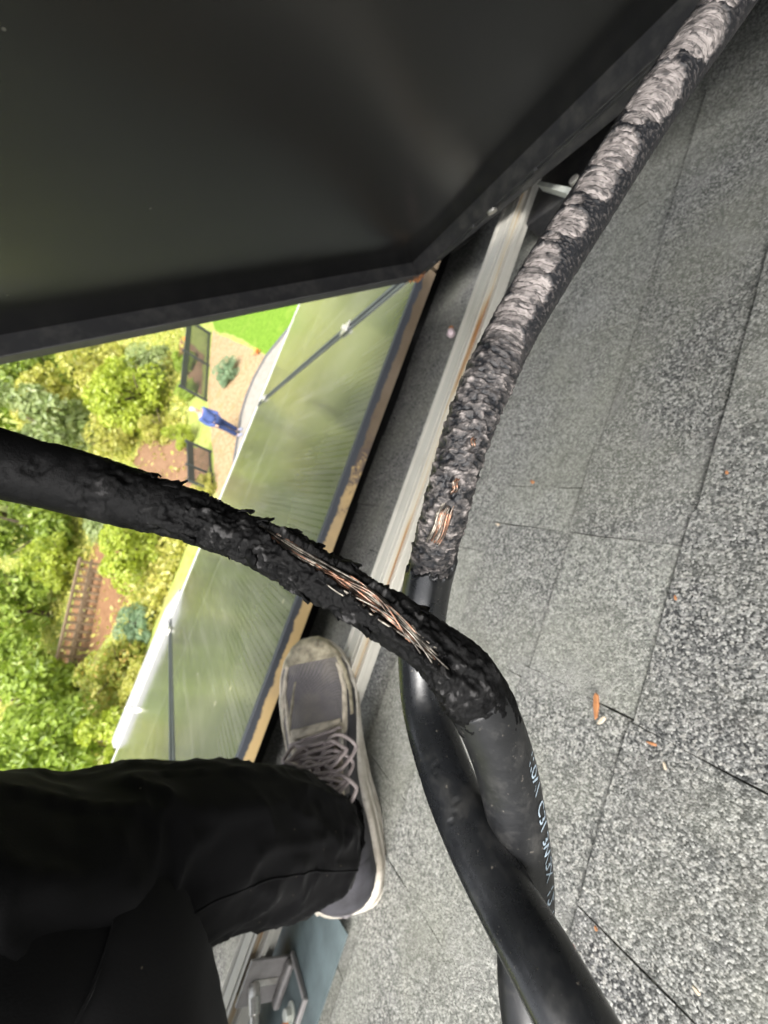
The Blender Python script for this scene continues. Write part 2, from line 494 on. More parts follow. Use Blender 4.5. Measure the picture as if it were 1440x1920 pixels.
# ------------------------------------------------------------------ mounting rail
def frame_ring(m, lo, hi): m.box(lo, hi)
RX0, RX1 = -1.3, 1.25
rail = thing('mounting_rail', 'weathered pale aluminium mounting rail with a rusty slot running under the shoe', 'rail', (0, .51, .03))
MB().box((RX0, .4965, .030), (RX1, .533, .0618)).build('rail_body', 'alu', rail, bevel=.001)
t = MB()
for a, b in ((.494, .4975), (.5255, .5285), (.530, .5335), (.5035, .505)):
    t.box((RX0, a, .0618), (RX1, b, .0634))
t.build('top_ridge', 'alu', rail, bevel=.0004)
MB().box((RX0 + .001, .4955, .052), (RX1 - .001, .4966, .0612)).build('rusty_slot', 'rust_slot', rail)
MB().box((RX0, .4875, .0455), (RX1, .4964, .0525)).build('lower_lip', 'alu', rail, bevel=.0006)

def lfoot(rc, label):
    lf = thing('roof_bracket', label, 'bracket', (rc, .47, .004))
    w = .027
    MB().box((rc - w, .4828, .006), (rc + w, .4866, .064)).build('upright_plate', 'bracket', lf, bevel=.0008)
    MB().box((rc - w - .008, .425, .006), (rc + w + .008, .4826, .0098)).build('base_plate', 'bracket', lf, bevel=.0008)
    MB().box((rc - w, .4715, .0098), (rc + w, .4826, .019)).build('fold', 'bracket', lf, bevel=.003)
    MB().box((rc - w - .008, .425, .0098), (rc + w + .008, .4295, .016)).build('edge_rib', 'bracket', lf, bevel=.0015)
    MB().box((rc + w + .0035, .4295, .0098), (rc + w + .008, .4826, .016)).build('edge_rib', 'bracket', lf, bevel=.0015)
    s_ = MB().box((rc - .004, .4815, .020), (rc + .004, .4829, .052)).build('slot', 'galv', lf, bevel=.0012)
    b = MB().tube([(rc - .002, .4828, .05), (rc - .004, .470, .051), (rc - .012, .460, .050)], [.0065, .007, .0062], 14)
    b.cyl((rc - .012, .460, .050), (-.6, -.75, -.1), .0052, .008, 8)
    b.build('bolt', 'galv', lf, smooth=False, bevel=.0008)
    l = MB().cyl((rc - .004, .4475, .0098), (0, 0, 1), .0105, .0022, 20).cyl((rc - .004, .4475, .012), (0, -.1, 1), .0062, .007, 6)
    l.build('lag_screw', 'zinc', lf, bevel=.0006)
    q = MB(); pts = []
    for i in range(14):
        a = 2 * math.pi * i / 14; rr = .0085 * (1 + .35 * math.sin(3 * a + 1) + .2 * math.sin(5 * a))
        pts.append((rc - .018 + rr * math.cos(a), .4465 + rr * .8 * math.sin(a), .0099))
    q.extrude(pts, (0, 0, 0), (0, 0, .0035)); q.build('orange_sealant', 'orange', lf, bevel=.001)
    return lf
lfoot(-.536, 'grey L shaped roof bracket with bolt and orange sealant below the trousers')
fl = MB()
poly = [(-.425, .50), (-.44, .56), (-.70, .56), (-.70, .392), (-.50, .3985), (-.404, .398), (-.412, .44)]
fl.extrude([(x, d, .0088) for x, d in poly], (0, 0, 0), (0, 0, .0014))
flo = fl.build('flashing_plate', 'flash', None, base=(-.5, .45, .004)); roofobj(flo, (-.5, .45, .004))
tag(flo, 'slate blue flashing sheet under the roof bracket', 'flashing')

# bracket and bolts half hidden behind the raised panel's edge
br = thing('angle_bracket', 'pale L shaped metal bracket under the raised panel beside the gnawed cable', 'bracket', (.56, .42, .02))
MB().extrude([(.600, .470, .040), (.534, .395, .040), (.523, .389, .040), (.545, .360, .040), (.5405, .357, .040), (.513, .389, .040), (.530, .402, .040), (.596, .474, .040)], (0, 0, 0), (0, 0, .014)).build('angle_plate', 'zinc', br, bevel=.0008)
MB().box((.556, .36, .004), (.66, .50, .036)).build('junction_block', 'frame', br, bevel=.004)
MB().cyl((.560, .405, .036), (-.1, -.1, 1), .0065, .012, 12).build('bolt', 'galv', br, bevel=.001)
MB().cyl((.545, .372, .036), (-.1, -.3, 1), .009, .018, 12).build('bolt', 'galv', br, bevel=.0015)
MB().cyl((.528, .432, .004), (0, -.2, 1), .004, .012, 8).build('screw', 'galv', br, bevel=.0006)
cn = thing('wire_connector', 'small pink and white connector lying in the shade below the raised panel', 'connector', (.433, .645, .03))
MB().tube([(.452, .66, .012), (.444, .652, .016), (.438, .648, .017)], [.004, .005, .0045], 10).build('plug', 'woodchip', cn)
MB().tube([(.438, .648, .017), (.430, .643, .017), (.424, .640, .015)], [.006, .008, .005], 10).build('cap', 'pink', cn, smooth=True)

# ------------------------------------------------------------------ solar panels lying on the roof
PZ0, PZ1 = .080, .110
D0, D1 = .658, 2.225
SE = (-.6255, .5245)        # seams
def panel(r0, r1, label):
    p = thing('solar_panel', label, 'solar panel', ((r0 + r1) / 2, D0, PZ0), 'solar panels lying on the roof')
    g = .004
    a, b = r0 + g, r1 - g
    fw = .011
    MB().box((a + fw, D0 + fw, PZ1 - .008), (b - fw, D1 - fw, PZ1 - .003)).build('glass', 'glass', p)
    MB().box((a, D0, PZ0), (b, D0 + fw, PZ1)).build('near_frame', 'soot', p, base=(0, 0, 0), bevel=.001).location = -Vector(p['base'])
    MB().box((a, D1 - fw, PZ0), (b, D1, PZ1)).build('far_frame', 'zinc', p, bevel=.001)
    MB().box((a, D0 + fw, PZ0), (a + fw, D1 - fw, PZ1 - .0005)).build('side_frame', 'sideframe', p, bevel=.001)
    MB().box((b - fw, D0 + fw, PZ0), (b, D1 - fw, PZ1 - .0005)).build('side_frame', 'sideframe', p, bevel=.001)
    return p
panel(SE[0] - 1.15, SE[0], 'dusty solar panel behind the trouser leg, left of the slanting seam by the shoe')
panel(SE[0], SE[1], 'dusty solar panel with tan corroded near frame between the two seams')
panel(SE[1], SE[1] + 1.15, 'dusty solar panel just below the corner of the raised black panel')
nb = thing('solar_panel', 'neighbouring black framed panel in deep shade behind the gnawed cable', 'solar panel', (1.1, .64, PZ0), 'solar panels lying on the roof')
MB().box((.562, -1.05, PZ1 - .012), (1.70, .629, PZ1 - .003)).build('glass', 'glass', nb)
MB().box((.562, -1.05, PZ1 - .017), (1.70, .629, PZ1 - .0125)).build('backsheet', 'back', nb)
for a, b, c_, d_ in ((.55, .5615, -1.05, .64), (1.7005, 1.712, -1.05, .64), (.562, 1.70, .6295, .64), (.562, 1.70, -1.062, -1.0505)):
    MB().box((a, c_, PZ0), (b, d_, PZ1)).build('frame_bar', 'frame', nb, bevel=.001)
for sx in SE:
    for dd in (1.03, 2.06):
        where = ('right' if sx > 0 else 'left')
        lab = {(True, 1.03): 'small metal panel clamp on the seam near the raised panel corner', (True, 2.06): 'small metal panel clamp on the upper seam next to the concrete path',
               (False, 1.03): 'small metal panel clamp on the lower seam close to the trousers', (False, 2.06): 'small metal panel clamp beside the white gutter strip'}[(sx > 0, dd)]
        c = thing('panel_clamp', lab, 'clamp', (sx, dd, PZ1), 'clamps between the solar panels')
        MB().box((sx - .016, dd - .022, PZ1 + .0005), (sx + .016, dd + .022, PZ1 + .004)).build('clamp_plate', 'galv', c, bevel=.001)
        MB().cyl((sx, dd, PZ1 + .004), (0, 0, 1), .0075, .007, 6).build('bolt', 'galv', c, bevel=.0008)
        MB().box((sx - .006, dd - .018, PZ0), (sx + .006, dd + .018, PZ1 + .0004)).build('stem', 'galv', c)
# second rail far down the slope carries the panels
for dd, lab in ((1.06, 'aluminium rail under the middle of the lying solar panels'), (2.05, 'aluminium rail under the far edge of the lying solar panels')):
    rr = MB().box((-1.7, dd - .018, -.003), (1.7, dd + .018, PZ0 - .0006)).build('mounting_rail', 'alu', base=(0, dd, 0)); roofobj(rr, (0, dd, 0)); tag(rr, lab, 'rail')
gu = thing('gutter_strip', 'white metal gutter strip with a cut end sticking out past the panels', 'gutter', (-.87, 2.27, .05))
MB().extrude([(-1.262, 2.247, .06), (-1.262, 2.247, .122), (-1.235, 2.247, .139), (-.59, 2.247, .141), (-.485, 2.247, .115), (-.485, 2.247, .06)], (0, 0, 0), (0, .045, 0)).build('gutter_face', 'white_metal', gu, bevel=.002)
MB().cyl((-1.075, 2.2465, .127), (0, -1, .3), .013, .004, 14).build('screw', 'galv', gu, bevel=.001)
MB().box((-1.262, 2.2435, .112), (-.487, 2.2465, .118)).build('lip', 'white_metal', gu)

# ------------------------------------------------------------------ raised panel, its black underside towards us
C0 = Vector((.4627, .6237, .12))
e2 = Vector((.09, -1, 0)).normalized()
th = R(45.5)
e1 = Vector((-math.cos(th), 0, math.sin(th))); e1 = (e1 - e2 * e1.dot(e2)).normalized()
en = e1.cross(e2).normalized()                    # towards the sunny (glass) side
if en.z < 0: en = -en
PW, PL, FD = 1.13, 1.72, .035                     # along e1, along e2, frame depth
pan = thing('solar_panel', 'raised solar panel showing its black underside and frame', 'solar panel', tuple(C0))
def pp(a, b, c): return tuple(C0 + e1 * a + e2 * b + en * c)
def pbox(a0, a1, b0, b1, c0, c1):
    m = MB(); q = [pp(a, b, c) for c in (c0, c1) for a, b in ((a0, b0), (a1, b0), (a1, b1), (a0, b1))]
    fs = [(0, 3, 2, 1), (4, 5, 6, 7), (0, 1, 5, 4), (1, 2, 6, 5), (2, 3, 7, 6), (3, 0, 4, 7)]
    if e1.cross(e2).dot(en) < 0: fs = [f[::-1] for f in fs]
    return m.add(q, fs)
m = MB(); NG = 90
cd_ = Vector((.50, .72)).normalized()
for i in range(NG + 1):
    for j in range(NG + 1):
        a = .0018 + (PW - .0036) * (i / NG) ** 1.4; b = .0018 + (PL - .0036) * (j / NG) ** 1.4
        al = a * cd_.x + b * cd_.y; ac = abs(a * cd_.y - b * cd_.x)
        fade = min(1, a / .06) * min(1, b / .06) * min(1, (PW - a) / .06) * min(1, (PL - b) / .06)
        m.v.append(pp(a, b, FD - .0066 - .010 * fade * math.exp(-(ac / .085) ** 2) * sstep(.02, .18, al) - .012 * fade * math.sin(PI * a / PW) * math.sin(PI * b / PL)))
for i in range(NG):
    for j in range(NG):
        q = i * (NG + 1) + j; m.f.append((q, q + 1, q + NG + 2, q + NG + 1))
m.build('backsheet', 'back', pan, smooth=True)
pbox(.012, PW - .012, .012, PL - .012, FD - .0024, FD - .0004).build('glass', 'glass', pan)
FL = .020
pbox(0, PW, 0, .0017, 0, FD).build('frame_wall', 'frame', pan, bevel=.0005)
fl1 = pbox(0, PW, .0017, FL, 0, .0017).build('frame_flange', 'greyframe', pan, bevel=.0005)
pbox(0, .0017, .0018, PL, 0, FD).build('frame_wall', 'frame', pan, bevel=.0005)
fl2 = pbox(.0018, FL - .006, FL + .0003, PL, .0002, .0019).build('frame_flange', 'frame', pan, bevel=.0005)
pbox(.007, .0085, FL + .001, PL, -.0012, .0003).build('frame_rib', 'frame', pan)
pbox(PW - .0017, PW, .0018, PL, 0, FD).build('frame_wall', 'frame', pan)
pbox(PW - FL, PW - .0018, FL + .0003, PL, .0002, .0019).build('frame_flange', 'frame', pan)
pbox(0.0018, PW - .0018, PL - .0017, PL, 0, FD).build('frame_wall', 'frame', pan)
for b in (.06, .15, .185, .255, .44, .60):
    m = MB().cyl(pp(.0125, b, -.0022 if b != .185 else -.004), en, .0034 if b != .185 else .006, .003, 12); m.build('rivet', 'galv' if b == .185 else 'frame', pan)
m = MB()
for i in range(80):
    a, b = abs(rnd.gauss(0, .010)), abs(rnd.gauss(0, .011))
    c = Vector(pp(a, b, -.0006)); s_ = rnd.uniform(.001, .0034)
    m.add([c + Vector((rnd.uniform(-1, 1), rnd.uniform(-1, 1), rnd.uniform(-1, 1))) * s_ for _ in range(4)], [(0, 1, 2), (0, 3, 1), (1, 3, 2), (0, 2, 3)])
q = m.build('rust_crust', 'woodchip', pan); q['kind'] = 'stuff'

# ------------------------------------------------------------------ cables
CA = [(-0.0092, 0.1094, 0.3897), (-0.0085, 0.1142, 0.3800), (-0.0067, 0.1118, 0.3627), (-0.0059, 0.1063, 0.3449), (-0.0057, 0.0963, 0.3290), (-0.0080, 0.0847, 0.3160), (-0.0107, 0.0753, 0.3034), (-0.0139, 0.0692, 0.2906), (-0.0202, 0.0661, 0.2799), (-0.0311, 0.0663, 0.2679), (-0.0457, 0.0674, 0.2556), (-0.0611, 0.0692, 0.2433), (-0.0762, 0.0696, 0.2361), (-0.0871, 0.0674, 0.2337), (-0.0963, 0.0631, 0.2314), (-0.1074, 0.0593, 0.2252)]
CB = [(0.2291, 0.0698, 0.2532), (0.1937, 0.0744, 0.2604), (0.1627, 0.0765, 0.2697), (0.1375, 0.0816, 0.2739), (0.1109, 0.0844, 0.2790), (0.0860, 0.0862, 0.2848), (0.0631, 0.0881, 0.2884), (0.0419, 0.0889, 0.2899), (0.0230, 0.0899, 0.2876), (0.0074, 0.0957, 0.2822), (-0.0049, 0.1004, 0.2772), (-0.0204, 0.1024, 0.2714), (-0.0369, 0.0983, 0.2655), (-0.0473, 0.0828, 0.2643), (-0.0558, 0.0711, 0.2605), (-0.0607, 0.0613, 0.2578), (-0.0629, 0.0522, 0.2572), (-0.0664, 0.0443, 0.2557), (-0.0719, 0.0376, 0.2508)]
CR = .007
class Path:
    """smooth centre line; the worn side of the cable is the side that faces up the slope and off the roof"""
    def __init__(s, ctrl, step=.00025):
        c = [Vector(p) for p in ctrl]
        # light smoothing of the control points
        c = [c[0]] + [(c[i - 1] + c[i] * 4 + c[i + 1]) / 6 for i in range(1, len(c) - 1)] + [c[-1]]
        pts = []; us = []
        for i in range(len(c) - 1):
            p0, p1, p2, p3 = c[max(i - 1, 0)], c[i], c[i + 1], c[min(i + 2, len(c) - 1)]
            n = max(4, int((p2 - p1).length / step))
            for j in range(n):
                t = j / n
                pts.append(.5 * ((2 * p1) + (p2 - p0) * t + (2 * p0 - 5 * p1 + 4 * p2 - p3) * t * t + (3 * p1 - p0 - 3 * p2 + p3) * t ** 3)); us.append(i + t)
        pts.append(c[-1]); us.append(len(c) - 1)
        s.p = pts; s.u = us
        s.s = [0]
        for a, b in zip(pts[:-1], pts[1:]): s.s.append(s.s[-1] + (b - a).length)
        s.fr = []
        eye = Vector((0, 0, CAM_H))
        for i, p in enumerate(pts):
            t = (pts[min(i + 3, len(pts) - 1)] - pts[max(i - 3, 0)]).normalized()
            f = (eye - p); f = (f - t * f.dot(t)).normalized()
            s.fr.append((t, f, t.cross(f)))
    def idx(s, u):
        import bisect
        return min(len(s.p) - 1, bisect.bisect_left(s.u, u))
    def at(s, i, th, r):
        t, f, b = s.fr[i]
        return s.p[i] + (f * math.cos(th) + b * math.sin(th)) * r
def fbm(x, y, z, o=4): return noise.fractal(Vector((x, y, z)), 1.0, 2.0, o)
def sweep(path, u0, u1, fn, seg, name, mat, parent, stride=1):
    i0, i1 = path.idx(u0), path.idx(u1)
    ids = list(range(i0, i1 + 1, stride))
    vs = []; tone = []
    for i in ids:
        for j in range(seg):
            th_ = 2 * math.pi * j / seg - math.pi
            r, tn = fn(path.s[i], th_, path.u[i])
            vs.append(path.at(i, th_, r)); tone.append(tn)
    n = len(ids); fs = []
    for i in range(n - 1):
        for j in range(seg):
            k_ = (j + 1) % seg
            fs.append((i * seg + j, i * seg + k_, (i + 1) * seg + k_, (i + 1) * seg + j))
    fs.append(tuple(range(seg))[::-1]); fs.append(tuple((n - 1) * seg + j for j in range(seg)))
    o = MB().add(vs, fs).build(name, mat, parent, smooth=True)
    at = o.data.attributes.new('tone', 'FLOAT', 'POINT'); at.data.foreach_set('value', tone)
    return o

PA = Path(CA); PB = Path(CB)
ca = thing('burnt_cable', 'black cable burnt to a crust on the left with a long gash of bare copper', 'cable', CA[8])
cb = thing('gnawed_cable', 'thick black cable with pale gnawed jacket at the top and small copper patches', 'cable', CB[8])

def gA(u): return -.80 + .31 * (u - 4) + .10 * math.sin(u * 3.1)
def wA(u): return .09 + .22 * sstep(4.1, 5.2, u) * (1 - .8 * sstep(6.0, 7.1, u)) + .06 * math.sin(u * 4.7)
def cellhash(p):
    v = math.sin(p[0] * 12.9898 + p[1] * 78.233 + p[2] * 37.719) * 43758.5453
    return v - math.floor(v)
def rA(s, th, u):           # burnt crust
    x, y, z = math.cos(th), math.sin(th), s * 1000
    big = fbm(x * 1.1 + 3, y * 1.1, z * .11, 3)
    med = fbm(x * 2.6, y * 2.6 + 9, z * .28, 4)
    cell = noise.voronoi(Vector((x * 2.2, y * 2.2, z * .30)))[0]
    crack = cell[1] - cell[0]
    fine = fbm(x * 7, y * 7, z * .95, 3)
    calm = sstep(1.3, 2.6, u) * (1 - sstep(7.55, 8.2, u))
    gouge = sstep(.12, .55, fbm(x * .9 + 2, y * .9 + 6, z * .09 + 5, 3)) * (1 - sstep(7.2, 7.8, u))
    torn = fbm(x * 4 + 1, y * 4, z * .5, 4)
    hsh = cellhash(cell[1] if False else noise.voronoi(Vector((x * 2.2, y * 2.2, z * .30)))[1][0])
    patchy = .35 + .65 * sstep(-.25, .35, fbm(x * .6 + 9, y * .6, z * .07 + 3, 2))
    amp = (.15 + .85 * calm) * (.45 + .55 * sstep(2.2, 3.6, u)) * patchy
    slim = 1 - .20 * sstep(1.8, 3.6, u) * (1 - sstep(6.6, 7.9, u)) - .03 * sstep(2.55, 2.65, u + .25 * math.sin(th * 2)) * (1 - sstep(7, 7.5, u))
    vl = noise.voronoi(Vector((x * 1.1 + .3 * torn, y * 1.1, z * .17 + .25 * torn)))
    hl = cellhash(vl[1][0]); el = vl[0][1] - vl[0][0]
    r = CR * slim * (1.0 + calm * .10 * (hl - .5) * sstep(0, .15, el) + amp * (.09 * big + .085 * med + .06 * fine + .10 * min(crack, .5) + .09 * (hsh - .5) + .06 * torn) - .17 * gouge * (.35 + .65 * calm) * (1 + .9 * torn) + .02)
    # gash that lays the strands bare
    gc = gA(u)
    gw = wA(u) * 1.05 * sstep(3.95, 4.3, u) * (1 - sstep(6.9, 7.25, u))
    if gw > .02:
        dth = abs(th - gc) + .12 * fine
        r -= CR * .34 * (1 - sstep(gw * .75, gw * 1.15 + .08, dth))
        r += CR * .12 * (1 + .8 * torn) * math.exp(-((dth - gw * 1.25) / .18) ** 2)
    tone = .0 + .34 * hsh * hsh * sstep(.02, .3, crack) * patchy + .42 * sstep(.15, .7, med + fine * .4) * amp + .14 * max(0, fine) + .10 * torn * torn + .22 * gouge * max(0, torn + .3)
    tone += .55 * calm * hl ** 1.3 * sstep(.03, .3, el) * max(0, .7 + 1.0 * torn)
    tone = min(tone, .62) * (.40 + .60 * calm)
    e_ = sstep(7.7, 8.3, u + .55 * torn + .25 * math.sin(2 * th + 1) + .2 * med)
    r = r * (1 - e_) + CR * .955 * e_
    return r, tone
def rA_smooth(s, th, u):
    x, y, z = math.cos(th), math.sin(th), s * 1000
    return CR * (.985 + .012 * fbm(x, y, z * .08, 2)), 0
sweep(PA, 0, 8.75, rA, 112, 'burnt_crust', 'char_a', ca)
sweep(PA, 7.9, len(CA) - 1, rA_smooth, 64, 'jacket', 'jacket', ca, 3)

BITES = [(.25, .30, .45, 1.25), (.85, .30, .25, 1.35), (1.28, .20, .55, .9), (1.80, .33, .30, 1.15), (2.12, .10, .9, .5), (2.62, .36, .30, 1.05), (3.02, .08, .45, .5), (3.42, .27, .40, .95), (3.86, .20, .35, .85),
         (4.14, .07, .75, .4), (4.42, .19, .45, .85), (4.66, .06, .7, .4), (4.92, .17, .55, .75), (5.28, .20, .35, .9), (5.62, .18, .45, .9), (5.95, .2, .3, 1.0)]
def rB(s, th, u):           # gnawed and charred
    x, y, z = math.cos(th), math.sin(th), s * 1000
    char = sstep(5.5, 6.5, u)
    fine = fbm(x * 5, y * 5, z * 1.1, 4)
    warp = fbm(x * 1.6 + 5, y * 1.6, z * .35, 3)
    best = 9
    for uc, du, tc, dt in BITES:
        if abs(u - uc) < du * 2:
            q = (abs((u - uc + .05 * (th - tc)) / du) ** 2.4 + abs((th - tc) / dt) ** 2.4) + .38 * warp + .22 * fine
            best = min(best, q)
    pm = 1 - sstep(.85, 1.08, best)
    ridge = math.sin(z * 3.3 + 1.3 * math.sin(th * 1.7 + z * .23) + 8.0 * fbm(x * .9, y * .9, z * .22, 3)) * max(0, .35 + 1.3 * fbm(x * 1.5, y * 1.5, z * .3 + 40, 2))
    pits = fbm(x * 3.6 + 8, y * 3.6, z * .55, 5)
    ragged = fbm(x * 2.0 + 20, y * 2.0, z * .42, 5)
    streak = fbm(x * 3.0, y * 3.0 + 30, z * 1.05, 5)
    cell = noise.voronoi(Vector((x * 2.0 + .7 * ragged, y * 2.0, z * .50 + .8 * streak)))[0]
    crack = cell[1] - cell[0]
    fleck = sstep(.24, .42, fbm(x * 6 + 3, y * 6, z * 1.5, 3) + .10 * math.cos(th))
    vb = noise.voronoi(Vector((x * .75 + .15 * warp, y * .75, z * .80 + .30 * warp)))
    hs_ = cellhash(vb[1][0]); ec = vb[0][1] - vb[0][0]
    r1 = CR * (1.0 - pm * (.035 + .075 * hs_ - .012 * ridge - .02 * pits) + .012 * fine + .02 * (1 - pm) * fleck)
    t1 = .04 + pm * (.50 + .42 * hs_ + .07 * ridge + .12 * fine + .16 * warp + .18 * pits - .34 * (1 - sstep(.0, .08, ec))) + (1 - pm) * (.32 * fleck)
    r1 += CR * .028 * math.exp(-((best - 1.08) / .10) ** 2)
    r2 = CR * (.965 + .085 * (cellhash(noise.voronoi(Vector((x * 2.0 + .7 * ragged, y * 2.0, z * .50 + .8 * streak)))[1][0])) + .075 * ragged + .085 * min(crack, .4) + .06 * streak)
    t2 = .20 + .22 * hs_ + .34 * streak + .40 * ragged + .30 * (sstep(.02, .25, crack) - .6)
    r = r1 * (1 - char) + r2 * char
    tn = t1 * (1 - char) + t2 * char
    slimb = 1 - .05 * sstep(4.5, 6, u) - .09 * sstep(6.2, 7.6, u)
    r *= slimb
    for (uc, tc, du, dt) in ((8.52, .05, .38, .50), (7.93, -.12, .15, .24), (7.36, -.35, .13, .26)):
        q = ((u - uc) / du) ** 2 + ((th - tc) / dt) ** 2 + .45 * ragged
        r -= CR * .14 * (1 - sstep(.6, 1.2, q))
    end = sstep(9.35, 9.7, u + .18 * math.sin(th * 2) + .25 * ragged)
    r = r * (1 - end) + CR * .93 * end
    return r, tn
sweep(PB, 0, 9.75, rB, 128, 'gnawed_jacket', 'char_b', cb, 1)
def rB_smooth(s, th, u):
    x, y, z = math.cos(th), math.sin(th), s * 1000
    nick = 0
    for (uc, tc, du, dt, dp) in ((12.9, .30, .035, .30, .03), (12.98, .36, .05, .1, .03), (13.42, .05, .03, .22, .035), (13.52, .25, .05, .10, .03), (13.6, .4, .02, .3, .03), (12.35, -.1, .03, .16, .025), (13.1, -.5, .02, .2, .03), (12.62, .6, .02, .2, .03), (13.85, -.2, .06, .05, .025), (10.25, .25, .03, .22, .03), (10.33, -.2, .05, .08, .03)):
        q = ((u - uc - .08 * (th - tc)) / du) ** 2 + ((th - tc) / dt) ** 2
        if q < 6: nick += dp * (math.exp(-q) - .5 * math.exp(-((q - 1.8) / .8) ** 2))
    st = sstep(0, .10, u - 9.22 - .22 * math.sin(th + .6) - .35 * fbm(x * 1.6, y * 1.6 + 4, .3, 3))
    return CR * (.985 * st + .78 * (1 - st) - nick + .014 * fbm(x * 1.4, y * 1.4, z * .09, 3)), 0
sweep(PB, 8.8, len(CB) - 1, rB_smooth, 80, 'jacket', 'shiny_jacket', cb, 2)

def strands(path, parent, u0, u1, tfn, wfn, n, rad, depth, twist=.5, wob=.02):
    i0, i1 = path.idx(u0), path.idx(u1)
    for k_ in range(n):
        off = (k_ + .5) / n * 2 - 1
        a = rnd.uniform(0, .25) * (i1 - i0); b = (i1 - i0) - rnd.uniform(0, .25) * (i1 - i0)
        ph = rnd.uniform(0, 6.28); st = max(2, (i1 - i0) // 60)
        pts = []
        lift = rnd.uniform(0, .06)
        for i in range(int(i0 + a), int(i0 + b), st):
            u = path.u[i]; q = (i - i0) / (i1 - i0)
            th_ = tfn(u) + wfn(u) * off + twist * (q - .5) * .6 + .05 * math.sin(q * 8) + wob * math.sin(q * 6 + ph) * .5
            r = CR * (depth + lift + .05 * math.sin(q * 7 + ph * 2))
            pts.append(path.at(i, th_, r))
        if len(pts) > 3:
            rr = rad * rnd.uniform(.8, 1.2)
            MB().tube(pts, [rr * .6] + [rr] * (len(pts) - 2) + [rr * .6], 6).build('copper_strand', 'copper' if rnd.random() < (.22 if parent is ca else .7) else 'tarnish', parent, smooth=True)
strands(PA, ca, 4.0, 6.3, gA, wA, 9, .00025, .60, .25, .16)
strands(PA, ca, 4.9, 7.2, gA, wA, 9, .00025, .63, -.1, .16)
strands(PA, ca, 5.0, 6.9, lambda u: gA(u) + .18, lambda u: .9 * wA(u), 6, .00020, .74, .15, .4)
strands(PB, cb, 8.12, 8.90, lambda u: .05 + .25 * (u - 8.5), lambda u: .34, 11, .00032, .80, .2)
strands(PB, cb, 7.82, 8.06, lambda u: -.12, lambda u: .10, 4, .00032, .83, .1)
strands(PB, cb, 7.27, 7.46, lambda u: -.35, lambda u: .10, 3, .00028, .84, .1)

# flakes of burnt jacket standing off the crust
for k_ in range(60):
    u = rnd.uniform(2.6, 7.3); i = PA.idx(u); th_ = rnd.choice([rnd.uniform(1.0, 2.2), rnd.uniform(-2.2, -1.0), rnd.uniform(-1, 1)])
    gc = gA(u)
    if abs(th_ - gc) < .5 and 4.2 < u < 7: continue
    c = PA.at(i, th_, rA(PA.s[i], th_, u)[0] - .0003); t_, f_, b_ = PA.fr[i]
    o_ = (f_ * math.cos(th_) + b_ * math.sin(th_)); s_ = rnd.uniform(.0004, .0011)
    tt = (t_ * rnd.uniform(-1, 1) + o_.cross(t_) * rnd.uniform(-1, 1)).normalized(); ss = o_.cross(tt)
    vs = [c - tt * s_ - o_ * .0004, c + tt * s_ - o_ * .0004, c + tt * s_ * .5 + o_ * s_ * rnd.uniform(.5, 1.1) + ss * s_ * .4, c - tt * s_ * .6 + o_ * s_ * rnd.uniform(.4, .9) + ss * s_ * .5,
          c + ss * s_ * .5 - o_ * .0003]
    fl_ = MB().add(vs, [(0, 1, 2, 3), (4, 2, 1), (4, 3, 2), (4, 0, 3), (0, 4, 1)]).build('char_flake', 'char_a', ca)

# torn flaps of rubber curling off the upper side of the burnt cable
fr_ = random.Random(21)
for u, th0, ln, wd, curl in ((2.45, -1.35, .0035, .0022, .0016), (2.75, -1.15, .0042, .0026, .0020), (3.05, -1.5, .0030, .0020, .0014), (3.35, -.9, .0040, .0024, .0016), (3.6, -1.4, .0046, .0026, .0021), (3.95, -1.2, .0030, .0022, .0018),
        (4.25, -1.45, .0040, .0024, .0018), (4.7, -1.3, .0030, .0020, .0015), (5.2, -1.35, .0036, .0022, .0017), (5.7, -1.25, .0028, .0020, .0016), (6.3, -1.3, .0032, .0022, .0014), (3.2, 1.0, .0034, .0024, .0014), (4.1, .7, .0036, .0026, .0013), (4.9, 1.2, .0030, .0024, .0016), (5.8, 1.0, .0030, .0022, .0014)):
    i = PA.idx(u); m = MB(); K = 5
    for a in range(K + 1):
        for b in range(4):
            ii = min(len(PA.p) - 1, i + int((a / K) * ln / .00025)); th_ = th0 + (b / 3 - .5) * 1.7 * wd / CR * (1 - .25 * a / K) + .12 * fr_.uniform(-1, 1)
            rr = rA(PA.s[ii], th_, PA.u[ii])[0] - .0004 + .55 * curl * sstep(0, 1, a / K) * (1 + .5 * fr_.uniform(-1, 1)) * (1 if b < 2 else .6)
            m.v.append(tuple(PA.at(ii, th_, rr)))
    for a in range(K):
        for b in range(3):
            q = a * 4 + b; m.f.append((q, q + 4, q + 5, q + 1))
    o = m.build('torn_flap', 'char_a', ca, smooth=True)
    md = o.modifiers.new('thick', 'SOLIDIFY'); md.thickness = .0005; md.offset = -1

